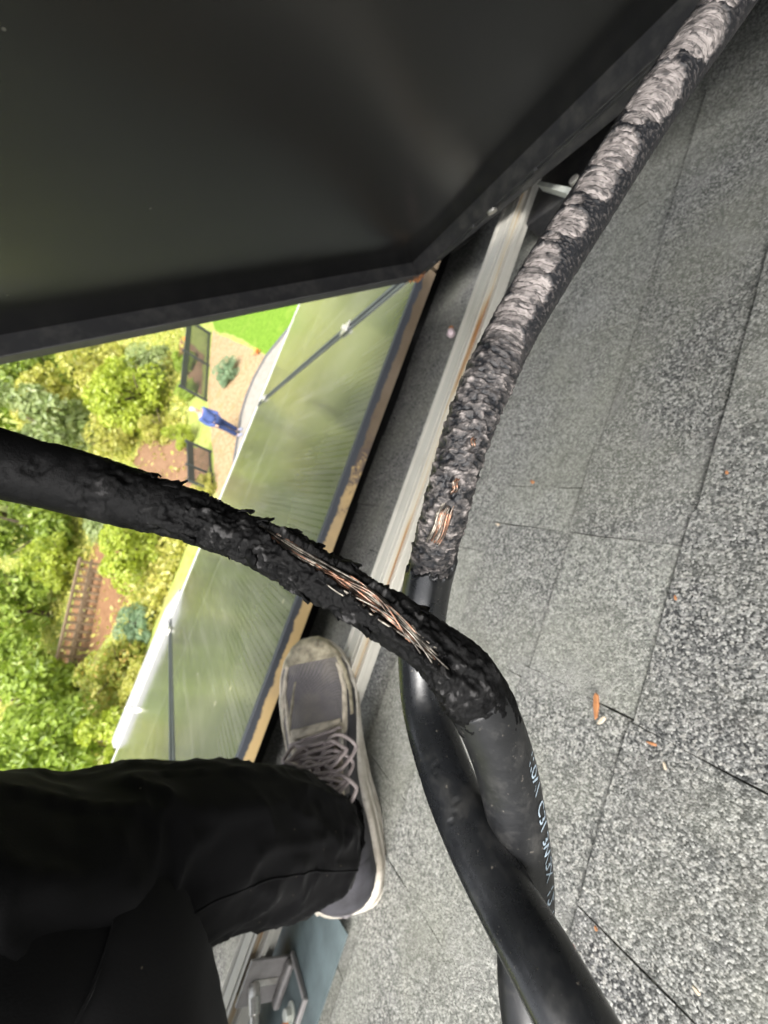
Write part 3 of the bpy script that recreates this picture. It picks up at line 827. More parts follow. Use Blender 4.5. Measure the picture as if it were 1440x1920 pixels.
# print on the cable jacket
def lettering(path, parent, text, ustart, uend, thc, hgt):
    cu = bpy.data.curves.new('lettering', 'FONT'); cu.body = text; cu.size = 1
    to = bpy.data.objects.new('lettering_source', cu); COL.objects.link(to)
    bpy.context.view_layer.update()
    dg = bpy.context.evaluated_depsgraph_get()
    me = bpy.data.meshes.new_from_object(to.evaluated_get(dg))
    COL.objects.unlink(to); bpy.data.objects.remove(to)
    xs = [v.co.x for v in me.vertices]; x0, x1 = min(xs), max(xs)
    i0, i1 = path.idx(ustart), path.idx(uend)
    vs = []
    for v in me.vertices:
        q = (v.co.x - x0) / (x1 - x0)
        fi = i0 + (i1 - i0) * q
        i = int(min(max(fi, 0), len(path.p) - 2))
        th_ = thc + (v.co.y - .35) * hgt / CR
        vs.append(path.at(i, th_, CR * 1.006))
    fs = [tuple(p.vertices) for p in me.polygons]
    bpy.data.meshes.remove(me)
    return MB().add(vs, fs).build('printed_lettering', 'print', parent)
lettering(PA, ca, '//0V/  C31 3W3X  12  ////', 8.9, 11.6, -.95, .0042)

# ------------------------------------------------------------------ photographer: trouser leg and shoe
per = thing('person', 'person in black trousers and a worn grey sneaker bracing one foot on the rail', 'person', (-.32, .40, .01))
def loft_cloth(name, pts, rads, seg, fold, parent, seams=(), hemring=0):
    pts = [Vector(p) for p in pts]
    P = Path.__new__(Path); n = 90
    # catmull resample
    cs = []
    for i in range(len(pts) - 1):
        p0, p1, p2, p3 = pts[max(i - 1, 0)], pts[i], pts[i + 1], pts[min(i + 2, len(pts) - 1)]
        for j in range(40):
            t = j / 40
            q = .5 * ((2 * p1) + (p2 - p0) * t + (2 * p0 - 5 * p1 + 4 * p2 - p3) * t * t + (3 * p1 - p0 - 3 * p2 + p3) * t ** 3)
            cs.append((q, rads[i] * (1 - t) + rads[i + 1] * t))
    cs.append((pts[-1], rads[-1]))
    vs = []; m = len(cs); ref = Vector((0, -1, .2))
    for i, (c, r) in enumerate(cs):
        t = (cs[min(i + 2, m - 1)][0] - cs[max(i - 2, 0)][0]).normalized()
        a = (ref - t * ref.dot(t)).normalized(); ref = a; b = t.cross(a)
        for j in range(seg):
            an = 2 * math.pi * j / seg
            x, y = math.cos(an), math.sin(an)
            f = fold(i / (m - 1), x, y)
            vs.append(c + (a * x + b * y) * r * (1 + f))
    fs = [(i * seg + j, i * seg + (j + 1) % seg, (i + 1) * seg + (j + 1) % seg, (i + 1) * seg + j) for i in range(m - 1) for j in range(seg)]
    o = MB().add(vs, fs).build(name, 'cloth', parent, smooth=True)
    so = o.modifiers.new('thick', 'SOLIDIFY'); so.thickness = .0018; so.offset = -1
    for js in seams:
        MB().tube([vs[i * seg + js] for i in range(0, m)], .0009, 6).build('seam', 'cloth', parent, smooth=True)
    if hemring:
        MB().tube([Vector(vs[hemring * seg + j % seg]) for j in range(seg + 1)], .0011, 6, False).build('hem', 'cloth', parent, smooth=True)
    return o
def fold1(q, x, y):
    ac = noise.noise(Vector((x * 2.6 + 5 * q, y * 2.6 - 3 * q, q * 16)))
    sharp = .028 * max(0, 1 - abs(ac) * 5) * (.3 + .7 * math.exp(-((q - .12) / .22) ** 2))
    a = .05 * math.sin(q * 26 + 2.2 * x + 1.4 * math.sin(2 * y)) * (.35 + .65 * math.exp(-((q - .1) / .18) ** 2))
    rg = 1 - abs(noise.fractal(Vector((x * 1.3 + 1.2 * q, y * 1.3, q * 9)), 1, 2, 2)) * 2.2
    rg2 = 1 - abs(noise.noise(Vector((x * 2.2 + 4 * q, y * 2.2 + 7, q * 5)))) * 3
    near = math.exp(-((q - .06) / .16) ** 2)
    hem = .05 * math.exp(-(q / .02) ** 2)
    return a * 1.2 + .05 * noise.fractal(Vector((x * .9, y * .9, q * 5.5)), 1, 2, 3) + (.045 + .05 * near) * max(0, rg) ** 2 + .04 * max(0, rg2) ** 3 + hem - .05 + sharp
TP = [(-0.2746, 0.3661, 0.1621), (-0.2665, 0.3493, 0.2195), (-0.2668, 0.3257, 0.2839), (-0.2612, 0.2928, 0.3424)]
loft_cloth('trousers', [(-.297, .389, .078), (-.2935, .387, .0875), (-.2875, .3775, .1115), TP[0], TP[1], TP[2], TP[3], (-.25, .25, .43), (-.245, .20, .54), (-.24, .16, .66)],
           [.042, .046, .053, .060, .062, .068, .072, .085, .090, .095], 96, fold1, per, (6, 60), 22)
def fold2(q, x, y): return .05 * math.sin(q * 18 + 3 * y + 1.5 * x) + .06 * noise.fractal(Vector((x, y, q * 4 + 7)), 1, 2, 3)
TH_PTS = [(-0.2564, 0.2568, 0.3835), (-0.2856, 0.2753, 0.3356), (-0.3225, 0.2867, 0.2827), (-0.4399, 0.3310, 0.2313), (-0.5921, 0.3585, 0.1831), (-0.7441, 0.3768, 0.1610)]
loft_cloth('thigh_cloth', TH_PTS, [.075, .075, .078, .082, .095, .11], 64, fold2, per)

SR = Matrix(((0.8031, -0.5273, 0.2776), (0.5141, 0.3776, -0.7701), (0.3013, 0.7612, 0.5743)))
SO = Vector((-0.3721, 0.4111, 0.0135))
def sh(x, y, z): return tuple(SO + SR @ Vector((x, y, z)))
shoe = bpy.data.objects.new('shoe', None); COL.objects.link(shoe); shoe.parent = per; shoe['base'] = per['base']; shoe.empty_display_size = .01
HW = [(0, .004), (.0015, .013), (.005, .022), (.012, .030), (.03, .038), (.07, .039), (.11, .037), (.15, .041), (.19, .047), (.215, .048), (.24, .044), (.262, .035), (.276, .023), (.284, .010)]
def hw(x):
    x = min(max(x, 0), .284)
    for (a, b), (c, d) in zip(HW[:-1], HW[1:]):
        if a <= x <= c: return (b + (d - b) * (x - a) / (c - a)) * 1.06
def cy(x): return .006 * math.sin(x / .284 * 3.0) * 1 - .003
def szt(x): return .046 - .023 * sstep(.06, .2, x) + .010 * sstep(.22, .284, x)
XS = [.284 * (.5 - .5 * math.cos(math.pi * i / 40)) for i in range(41)]
def outline(scale, off):
    fl = lambda x: off * (1 - .88 * sstep(.08, .20, x)) if off > 0 else off
    L = [(x, cy(x) + (hw(x) + fl(x)) * scale) for x in XS]
    Rr = [(x, cy(x) - (hw(x) + fl(x)) * scale) for x in XS[::-1]]
    return L + Rr
def spring(x): return .016 * sstep(.2, .284, x) ** 1.5
lev = [(.0, 1, .004), (.04, 1, .0105), (.14, 1, .0125), (.38, 1.0, .0105), (.42, 1, .0082), (.46, 1.0, .0100), (.66, 1, .0070), (.70, 1.0, .0048), (.74, 1, .0062), (.92, 1.0, .0030), (1.0, 1.0, -.001)]
m = MB(); rings = []
for q, sc, of in lev:
    rings.append([sh(x + (of * .12 if x > .15 else -of * 1.15 * (1 - sstep(0, .06, x))), y, spring(x) + (szt(x)) * q) for x, y in outline(sc, of)])
n = len(rings[0])
for r_ in rings: m.v += r_
for i in range(len(rings) - 1):
    for j in range(n):
        k_ = (j + 1) % n; m.f.append((i * n + j, i * n + k_, (i + 1) * n + k_, (i + 1) * n + j))
m.f.append(tuple(range(n))[::-1]); m.f.append(tuple((len(rings) - 1) * n + j for j in range(n)))
m.build('sole', 'sole', shoe, smooth=True)
TOPH = [(0, .018), (.012, .030), (.035, .044), (.08, .060), (.11, .068), (.14, .060), (.17, .050), (.20, .041), (.23, .034), (.255, .028), (.272, .020), (.284, .006)]
def toph(x):
    for (a, b), (c, d) in zip(TOPH[:-1], TOPH[1:]):
        if a <= x <= c: return b + (d - b) * (x - a) / (c - a)
    return .006
def surf(x, ph, off=0):        # ph 0 = left edge, pi = right edge
    w_ = max(.002, hw(x) - .003); H = toph(x)
    c, s_ = math.cos(ph), math.sin(ph)
    y = cy(x) + (w_ + off) * math.copysign(abs(c) ** .75, c)
    z = spring(x) + szt(x) - .004 + (H + off) * abs(s_) ** .85
    return sh(x + (off if x > .27 else 0), y, z)
def patch(x0, x1, p0, p1, off, name, mat, nx=24, np_=24, shape=None, parent=shoe, wav=0, skirt=True):
    m = MB()
    for i in range(nx + 1):
        for j in range(np_ + 1):
            x = x0 + (x1 - x0) * i / nx
            a, b = (p0(x) if callable(p0) else p0), (p1(x) if callable(p1) else p1)
            ph = a + (b - a) * j / np_
            o_ = off + wav * noise.noise(Vector((x * 60, ph * 2, 3)))
            if skirt and (i in (0, nx) or j in (0, np_)): o_ = -.0006
            m.v.append(surf(x, ph, o_))
    for i in range(nx):
        for j in range(np_):
            a = i * (np_ + 1) + j; m.f.append((a, a + np_ + 1, a + np_ + 2, a + 1))
    return m.build(name, mat, parent, smooth=True)
patch(0, .284, 0, PI, 0, 'mesh_upper', 'mesh', 60, 40, wav=.0022, skirt=False)
patch(.252, .2835, .02, PI - .02, .0016, 'toe_cap', 'toe', 16, 36, wav=.0008)
patch(.10, .262, lambda x: .05, lambda x: .42 + .16 * math.sin(x * 40), .0014, 'side_overlay', 'suede', 40, 10, wav=.0006)
patch(.165, .246, lambda x: .82 - .9 * (x - .165), lambda x: 1.0 - 2.4 * (x - .165), .0016, 'side_overlay', 'suede', 24, 6, wav=.0006)
patch(.165, .246, lambda x: PI - .92 + 1.2 * (x - .165), lambda x: PI - .72 + 1.2 * (x - .165), .0016, 'side_overlay', 'suede', 24, 6, wav=.0006)
patch(.17, .258, lambda x: .46 + 2.2 * (x - .17), lambda x: .62 + 2.6 * (x - .17), .0015, 'side_overlay', 'suede', 24, 6, wav=.0009)
patch(.176, .236, lambda x: PI / 2 - .75 + 6 * (x - .176), lambda x: PI / 2 - .64 + 6 * (x - .176), .0010, 'side_overlay', 'toe', 20, 5, wav=.0008)
patch(.18, .262, lambda x: PI - .60 - 1.0 * (x - .18), lambda x: PI - .36 - .6 * (x - .18), .0016, 'side_overlay', 'toe', 20, 6, wav=.0009)
patch(.105, .215, lambda x: PI - .68, PI - .03, .0010, 'dark_quarter', 'darkquarter', 30, 16, wav=.0008)
patch(.0, .11, PI - .95, PI - .02, .0012, 'dark_quarter', 'darkquarter', 24, 16, wav=.0008)
patch(.105, .178, .88, 1.20, .0020, 'eyestay', 'suede', 20, 6, wav=.0008)
patch(.105, .178, PI - 1.20, PI - .88, .0020, 'eyestay', 'suede', 20, 6, wav=.0008)
patch(.170, .182, .95, PI - .95, .0024, 'eyestay', 'suede', 8, 20, wav=.0006)
patch(.09, .17, 1.22, PI - 1.22, .0012, 'tongue', 'lace', 16, 10, wav=.001)
for i in range(5):
    x = .112 + i * .0135
    for sgn in (-1, 1):
        pts = [surf(x + .0135 * q * sgn * .5 + rnd.uniform(-.0008, .0008), 1.02 + (PI - 2.04) * q, .0045 + .003 * math.sin(PI * q) + rnd.uniform(0, .0015)) for q in [j / 10 for j in range(11)]]
        MB().tube(pts, .0019, 8).build('lace', 'lace', shoe, smooth=True)
def lace_loop(x, ph, dx, dph, ht, r_=.0019):
    pts = []
    for j in range(25):
        a = 2 * PI * j / 24
        pts.append(surf(min(.28, max(.02, x + dx * math.sin(a) + .004 * math.sin(2 * a))), ph + dph * (1 - math.cos(a)) / 2, .006 + ht * math.sin(a / 2) ** 2))
    MB().tube(pts, r_, 8).build('lace', 'lace', shoe, smooth=True)
lace_loop(.135, PI / 2, .016, .75, .008); lace_loop(.138, PI / 2, .015, -.8, .009); lace_loop(.150, PI / 2 + .1, .010, .45, .012); lace_loop(.126, PI / 2 - .2, .014, -.4, .012)
lr = random.Random(3)
for q in range(7):
    lace_loop(lr.uniform(.112, .155), PI / 2 + lr.uniform(-.35, .35), lr.uniform(.006, .016), lr.choice([-1, 1]) * lr.uniform(.3, .8), lr.uniform(.006, .014), .0021)
for (x0, p0, x1, p1) in ((.14, 1.5, .118, .75), (.142, 1.7, .165, 2.3), (.13, 1.6, .11, 2.2)):
    MB().tube([surf(x0 + (x1 - x0) * q, p0 + (p1 - p0) * q + .2 * math.sin(q * 5), .007 + .004 * math.sin(q * 6)) for q in [j / 12 for j in range(13)]], .0018, 8).build('lace', 'lace', shoe, smooth=True)
MB().tube([surf(.168, PI - 1.0, .005), surf(.160, PI - 1.06, .0075), surf(.150, PI - 1.02, .005)], .003, 10).build('lace_hook', 'galv', shoe, smooth=True)
patch(.004, .05, .3, PI - .3, .0016, 'heel_counter', 'darkquarter', 12, 24)
# pale cord loop at the trouser hem behind the heel
c = Vector((-.370, .405, .052))
MB().tube([c + Vector((.002, .004, .012)), c + Vector((-.006, -.003, .009)), c + Vector((-.013, -.002, .002)), c + Vector((-.013, .006, -.006)), c + Vector((-.006, .012, -.008)), c + Vector((.003, .012, -.002))], .0022, 10).build('hem_cord', 'sole', per, smooth=True)

# ------------------------------------------------------------------ chips and crumbs on the shingles
def chip(r, d, ln, wd, ang, mat, label, cat='wood chip', hh=.0018):
    ca_, sa_ = math.cos(ang), math.sin(ang)
    prof = [(-.5, -.15), (-.35, -.5), (.1, -.45), (.5, -.1), (.38, .3), (-.05, .5), (-.42, .35)]
    z0 = .0075
    p = [(r + (x * ln * ca_ - y * wd * sa_), d + (x * ln * sa_ + y * wd * ca_), z0) for x, y in prof]
    m = MB(); m.extrude(p, (0, 0, 0), (0, 0, hh))
    o = m.build(cat.replace(' ', '_'), mat, None, base=(r, d, z0), bevel=.0004); roofobj(o, (r, d, z0)); tag(o, label, cat, 'chips and crumbs on the shingles')
chip(-.052, .205, .020, .0045, R(195), 'woodchip', 'largest orange splinter of wood lying on the dark shingles')
chip(-.060, .198, .009, .003, R(150), 'palechip', 'short pale splinter touching the largest orange splinter')
chip(-.057, .161, .007, .002, R(100), 'woodchip', 'thin orange splinter just below the big splinter')
chip(.047, .171, .004, .0016, R(20), 'woodchip', 'tiny orange crumb on the dark shingle right of the pale tab')
chip(.14, .345, .006, .0035, R(60), 'woodchip', 'small reddish crumb on the joint beside the gnawed cable')
chip(.085, .377, .006, .003, R(80), 'palechip', 'tiny pale orange crumb next to the copper patch')
chip(.148, .16, .003, .002, R(10), 'woodchip', 'tiny red crumb near the right edge of the picture')
chip(-.184, .164, .0028, .0014, R(40), 'woodchip', 'tiny orange crumb near the bottom right of the twisted cables')
chip(-.166, .108, .0045, .002, R(70), 'palechip', 'pale straw crumb near the lower right corner', 'straw crumb')
chip(-.066, .150, .005, .0015, R(30), 'palechip', 'thin straw crumb under the small orange splinter', 'straw crumb')
bo = MB()
for i in range(7):
    pass
bm = MB().tube([(-.207, .1745, .0075), (-.2065, .1745, .009), (-.2062, .1745, .0115), (-.206, .1745, .0125)], [.0008, .0022, .0022, .0007], 12)
o = bm.build('berry', 'berry', None, base=(-.207, .175, .0075), smooth=True); roofobj(o, (-.207, .175, .0075)); tag(o, 'tiny red berry beside the twisted cables', 'berry')

# ------------------------------------------------------------------ garden
ZG = -6.32
def sheet(name, poly, z, mat, kind='structure', label=None):
    m = MB().add([(x, y, z) for x, y in poly], [tuple(range(len(poly)))])
    me = m.build(name, mat)
    if me.data.polygons[0].normal.z < 0:
        me.data.flip_normals()
    tag(me, label, None, None, kind); return me
sheet('ground', [(-600, -600), (600, -600), (600, 900), (-600, 900)], ZG, 'ground')
def wob(poly, n=6, a=.12):
    out = []
    for (x0, y0), (x1, y1) in zip(poly, poly[1:] + poly[:1]):
        for i in range(n):
            t = i / n; x = x0 + (x1 - x0) * t; y = y0 + (y1 - y0) * t
            out.append((x + a * noise.noise(Vector((x * 1.3, y * 1.3, 1))), y + a * noise.noise(Vector((x * 1.3, y * 1.3, 7)))))
    return out
sheet('gravel_bed', wob([(7.3, 20.6), (5.46, 14.35), (3.80, 14.6), (2.6, 14.2), (.76, 13.25), (-.5, 12.4), (-.4, 13.1), (.24, 14.1), (1.37, 15.2), (3.5, 17.7), (5.3, 19.1)]), ZG + .012, 'gravel')
sheet('lawn', wob([(12, 10), (12, 26), (7.3, 20.4), (6.6, 17.5), (5.55, 14.5), (5.7, 13.6), (6.6, 12.2)]), ZG + .02, 'lawn')
sheet('path', [(7.5, 12.2), (6.6, 13.4), (5.4, 14.33), (4.6, 14.55), (3.8, 14.56), (3.0, 14.36), (2.36, 14.02), (.76, 13.24), (-.6, 12.4), (-1.5, 11.6), (-1.5, 9), (7.5, 9)], ZG + .028, 'path')
pts = [(6.6, 13.42), (5.9, 13.98), (5.4, 14.36), (4.6, 14.58), (3.8, 14.59), (3.0, 14.39), (2.36, 14.05), (1.5, 13.64), (.76, 13.27), (-.6, 12.43)]
kb = MB().tube([(x, y, ZG + .05) for x, y in pts], .045, 8).build('path_edging', 'kerb'); tag(kb, 'thin dark edging between the gravel bed and the concrete path', 'edging')
sheet('mulch_patch', wob([(1.5, 23.5), (1.9, 18), (1.55, 15.9), (.3, 14.6), (-.6, 15.2), (-.3, 20), (.2, 23.5)], 6, .3), ZG + .014, 'mulch')
sheet('soil_patch', wob([(-3.2, 23.5), (-3.4, 18.6), (-5.0, 16.8), (-8.3, 19.0), (-9.6, 21.6), (-5.2, 24.2)], 6, .4), ZG + .016, 'soil')
sheet('soil_strip', wob([(7.4, 24.5), (6.0, 20.4), (4.0, 18.6), (4.4, 19.8), (6.2, 23.8)], 6, .3), ZG + .018, 'mulch')

def leafmesh(name, n, lobes, size, seed, flat=1.0, spread=.5):
    g = random.Random(seed)
    L = []
    for i in range(lobes):
        while True:
            p = Vector((g.uniform(-1, 1), g.uniform(-1, 1), g.uniform(-1, 1)))
            if .15 < p.length < 1: break
        L.append((p * .74, g.uniform(.16, .42)))
    vs = []; fs = []; tn = []
    for i in range(n):
        c, r = g.choice(L)
        u = Vector((g.gauss(0, 1), g.gauss(0, 1), g.gauss(0, 1))).normalized()
        if g.random() < .75 and u.z < -.2: u.z *= -1
        p = c + u * r * (1 - .35 * g.random() ** 2)
        p.z *= flat
        nrm = (u + Vector((g.gauss(0, 1), g.gauss(0, 1), g.gauss(0, 1))) * spread + Vector((0, 0, .3))).normalized()
        a = nrm.orthogonal().normalized(); a.rotate(Matrix.Rotation(g.uniform(0, 6.28), 3, nrm)); b = nrm.cross(a)
        s_ = size * g.uniform(.6, 1.35); w_ = s_ * g.uniform(.38, .6)
        o_ = len(vs)
        vs += [p - a * s_, p - b * w_ + nrm * s_ * .12, p + a * s_ - nrm * s_ * .2, p + b * w_ + nrm * s_ * .12]
        fs.append((o_, o_ + 1, o_ + 2)); fs.append((o_, o_ + 2, o_ + 3))
        t = min(1, max(0, .45 + g.gauss(0, .2) + .18 * noise.noise(c * 5)))
        tn += [t, t]
    me = bpy.data.meshes.new(name); me.from_pydata([tuple(v) for v in vs], [], fs); me.update()
    at = me.attributes.new('leaf', 'FLOAT', 'FACE'); at.data.foreach_set('value', tn)
    me.materials.append(MT['green'])
    return me
CM = [leafmesh('crown', 5200, 22, .062, 11), leafmesh('crown', 5200, 26, .055, 12), leafmesh('crown', 4200, 18, .075, 13, spread=.7), leafmesh('crown', 2600, 20, .085, 14)]
def plant(name, cat, label, c, R_, mat, var, sz=(1, 1, 1), group=None, trunk=True):
    base = (c[0], c[1], ZG)
    t = thing(name, label, cat, base, group, roof=False)
    cr = bpy.data.objects.new('crown' if name.endswith('tree') else 'foliage', CM[var]); COL.objects.link(cr); cr.parent = t
    cr.location = (0, 0, c[2] - ZG); cr.scale = (R_ * sz[0], R_ * sz[1], R_ * sz[2]); cr.rotation_euler.z = rnd.uniform(0, 6.28)
    cr.material_slots[0].link = 'OBJECT'; cr.material_slots[0].material = MT[mat]
    if trunk:
        m = MB(); zc = c[2] - ZG
        top = max(.3, zc)
        r0 = .045 * R_ + .02
        m.tube([(0, 0, -.1), (.02 * R_, .03 * R_, top * .5), (0, .02, top), (.03, 0, top + .4 * R_)], [r0, r0 * .8, r0 * .6, r0 * .25], 8)
        for j in range(5):
            a = 2 * PI * j / 5 + rnd.uniform(-.4, .4); h0 = top * rnd.uniform(.5, .9)
            m.tube([(0, 0, h0), (.35 * R_ * math.cos(a), .35 * R_ * math.sin(a), h0 + .25 * R_), (.65 * R_ * math.cos(a), .65 * R_ * math.sin(a), h0 + .45 * R_)], [r0 * .45, r0 * .3, r0 * .1], 6)
        m.build('trunk' if name.endswith('tree') else 'stem', 'bark', t, base=(0, 0, 0), smooth=True)
    return t
GS = 'shrubs and trees in the garden'
plant('shrub', 'shrub', 'large yellow green shrub standing behind the garden fence', (3.26, 22.89, -5.0), 2.3, 'lime', 0, (1.05, .8, .8), GS)
plant('shrub', 'shrub', 'pale yellow shrub behind the large shrub near the raised panel', (4.1, 27.2, -4.3), 2.0, 'yellowgreen', 1, (1, 1, 1), GS)
plant('shrub', 'shrub', 'yellow green shrub between the large shrub and the burnt cable', (1.3, 24.6, -5.4), 1.7, 'yellowgreen', 1, (1, .8, .75), GS)
plant('tree', 'tree', 'grey green tree above the burnt cable at the left edge', (.6, 30.5, -3.4), 2.6, 'paleleaf', 2, (1, 1, 1.1), GS)
plant('tree', 'tree', 'dark tree deep behind the yellow shrub at the left edge', (3.9, 38, -2.6), 3.6, 'dark', 2, (1.2, 1, 1), GS)
plant('shrub', 'shrub', 'small bright shrub at the foot of the fence beside the blue person', (1.75, 17.6, -5.75), .62, 'lime', 2, (1, 1, 1), GS)
plant('shrub', 'shrub', 'rounded lime green shrub just past the panels under the burnt cable', (-2.9, 16.6, -5.6), 1.55, 'lime', 0, (1, .9, .85), GS)
plant('shrub', 'shrub', 'loose pale green shrub behind the rounded lime shrub', (-2.2, 22.2, -5.5), 1.4, 'paleleaf', 3, (1.2, 1, .7), GS)
plant('tree', 'tree', 'dark green tree just below the burnt cable at the left edge', (-4.6, 28, -4.1), 2.8, 'dark', 2, (1, 1, 1.1), GS)
plant('tree', 'tree', 'light leaved green tree left of the wooden rail fence', (-8.2, 25.0, -4.4), 2.7, 'green', 1, (1, 1, 1), GS)
plant('tree', 'tree', 'broad bright green tree at the left edge below the rail fence', (-9.3, 18.6, -4.75), 2.0, 'green', 2, (1, 1, .9), GS)
plant('tree', 'tree', 'lush green tree at the left edge right above the trousers', (-8.4, 13.6, -4.6), 1.75, 'green', 0, (1, 1, .95), GS)
plant('shrub', 'shrub', 'yellow green shrub with orange tinged leaves beside the white gutter strip', (-6.3, 14.6, -5.75), 1.2, 'autumn', 1, (1, 1, .9), GS)
plant('shrub', 'shrub', 'lush lime shrub between the gutter strip and the trousers', (-7.4, 12.4, -5.6), 1.2, 'lime', 2, (1, 1, .9), GS)
plant('shrub', 'shrub', 'blue green shrub between the gutter strip and the rounded lime shrub', (-4.9, 15.0, -6.0), .85, 'bluegreen', 1, (1, 1, .8), GS)
plant('shrub', 'shrub', 'small yellow shrub at the end of the gravel bed beside the burnt cable', (.2, 14.4, -6.1), .55, 'yellowgreen', 1, (1, 1, .8), GS)
plant('shrub', 'shrub', 'low blue green shrub alone on the pale gravel bed', (4.75, 16.5, -6.05), .62, 'bluegreen', 1, (1, 1.2, .7), GS)
plant('shrub', 'shrub', 'green bush inside the fence strip next to the raised panel', (5.6, 21.3, -5.9), .8, 'green', 2, (1.1, .9, .7), GS)
plant('shrub', 'shrub', 'low green bush behind the railings above the gravel bed', (4.0, 19.6, -6.0), .6, 'green', 1, (1.4, .8, .7), GS)
for (x, y, z, r_, mt, vr, lab) in ((2.2, 20.4, -5.8, 1.0, 'yellowgreen', 2, 'low yellow green bush in front of the large shrub by the gap in the fence'), (5.0, 23.6, -5.3, 1.3, 'paleleaf', 1, 'pale bush behind the railings close to the raised panel edge'),
        (-1.0, 19.2, -5.8, .95, 'yellowgreen', 3, 'loose yellow bush between the brown mulch and the rounded lime shrub'), (-5.6, 24.6, -5.2, 1.5, 'lime', 1, 'bright bush behind the end of the wooden rail fence'), (-9.4, 21.8, -5.0, 1.5, 'green', 3, 'loose green bush at the far end of the wooden rail fence'),
        (-10.6, 15.8, -5.2, 1.6, 'lime', 2, 'bright lime tree crown at the left edge between the two green trees'), (-6.0, 13.0, -6.0, .8, 'yellowgreen', 0, 'small yellow green bush tucked against the gutter strip'), (-3.9, 18.6, -6.0, .7, 'autumn', 2, 'small orange tinged bush on the red soil in front of the wooden rails'),
        (1.9, 33.5, -3.6, 2.2, 'yellowgreen', 0, 'yellow tree between the grey green tree and the dark tree')):
    plant('shrub', 'shrub', lab, (x, y, z), r_, mt, vr, (1.1, 1, .85), GS)
g = random.Random(5)
for i in range(15):
    x = -52 + i * 7.4 + g.uniform(-2, 2); y = 44 + g.uniform(-5, 9) - abs(x) * .25
    plant('tree', 'tree', 'tall tree in the wood closing the far end of the garden', (x, y, ZG + g.uniform(6.5, 8.5)), g.uniform(5.5, 7), g.choice(['green', 'dark', 'lime', 'paleleaf']), g.choice([0, 1, 2]), (1, 1, 1.25), 'trees of the far wood')
# undergrowth that nobody could count
vs, fs, tn = [], [], []
for i in range(60000):
    y = 14.5 + 34 * g.random() ** 1.6; x = g.uniform(-.62, .42) * (y + 6)
    if x > 0 and y < 15 + 1.0 * x + 1.2: continue
    if -.5 < x < 1.9 and 15 < y < 23 and g.random() < .93: continue
    if -9 < x < -3.2 and 17 < y < 23 and g.random() < .9: continue
    if x > .3 and y < 15.5 + .9 * x: continue
    hgt = g.random() ** 1.5 * (.25 + .25 * (noise.noise(Vector((x * .5, y * .5, 2))) + .6))
    p = Vector((x, y, ZG + hgt)); nrm = Vector((g.gauss(0, .6), g.gauss(0, .6), 1)).normalized()
    a = nrm.orthogonal().normalized(); a.rotate(Matrix.Rotation(g.uniform(0, 6.28), 3, nrm)); b = nrm.cross(a)
    s_ = g.uniform(.06, .14); o_ = len(vs)
    vs += [tuple(p - a * s_), tuple(p - b * s_ * .5), tuple(p + a * s_), tuple(p + b * s_ * .5)]
    fs.append((o_, o_ + 1, o_ + 2, o_ + 3)); tn.append(min(1, max(0, .5 + g.gauss(0, .22) + .3 * noise.noise(Vector((x * .4, y * .4, 0))))))
me = bpy.data.meshes.new('undergrowth'); me.from_pydata(vs, [], fs); me.update()
at = me.attributes.new('leaf', 'FLOAT', 'FACE'); at.data.foreach_set('value', tn); me.materials.append(MT['yellowgreen'])
o = bpy.data.objects.new('undergrowth', me); COL.objects.link(o); tag(o, 'low yellow green undergrowth covering the bank', 'undergrowth', None, 'stuff')

# metal fence round the gravel bed
def fence(pts, hgt, label):
    b0 = pts[0]
    f = thing('garden_fence', label, 'fence', (b0[0], b0[1], ZG), roof=False)
    pk = MB()
    for (x0, y0), (x1, y1) in zip(pts[:-1], pts[1:]):
        L_ = math.hypot(x1 - x0, y1 - y0); ux, uy = (x1 - x0) / L_, (y1 - y0) / L_
        def bar(z0, z1, w_, nm):
            nx, ny = -uy * w_, ux * w_
            MB().extrude([(x0 - nx, y0 - ny, ZG + z0), (x0 + nx, y0 + ny, ZG + z0), (x0 + nx, y0 + ny, ZG + z1), (x0 - nx, y0 - ny, ZG + z1)], (0, 0, 0), (x1 - x0, y1 - y0, 0)).build(nm, 'fence', f)
        bar(hgt - .22, hgt, .03, 'top_board'); bar(.06, .11, .02, 'bottom_rail')
        n = int(L_ / .11)
        for i in range(n):
            t = (i + .5) / n; x, y = x0 + (x1 - x0) * t, y0 + (y1 - y0) * t
            pk.box((x - .017, y - .017, ZG + .02), (x + .017, y + .017, ZG + hgt - .1))
    for (x, y) in pts:
        MB().box((x - .05, y - .05, ZG), (x + .05, y + .05, ZG + hgt + .06)).build('post', 'fence', f)
    q = pk.build('picket', 'fence', f); q['kind'] = 'stuff'
fence([(7.1, 20.6), (5.35, 19.2), (3.67, 17.9)], 1.15, 'dark metal railing fence along the gravel bed below the raised panel')
fence([(1.55, 15.6), (.75, 14.75), (.24, 14.2)], .95, 'short dark railing fence past the gap, nearer to the burnt cable')
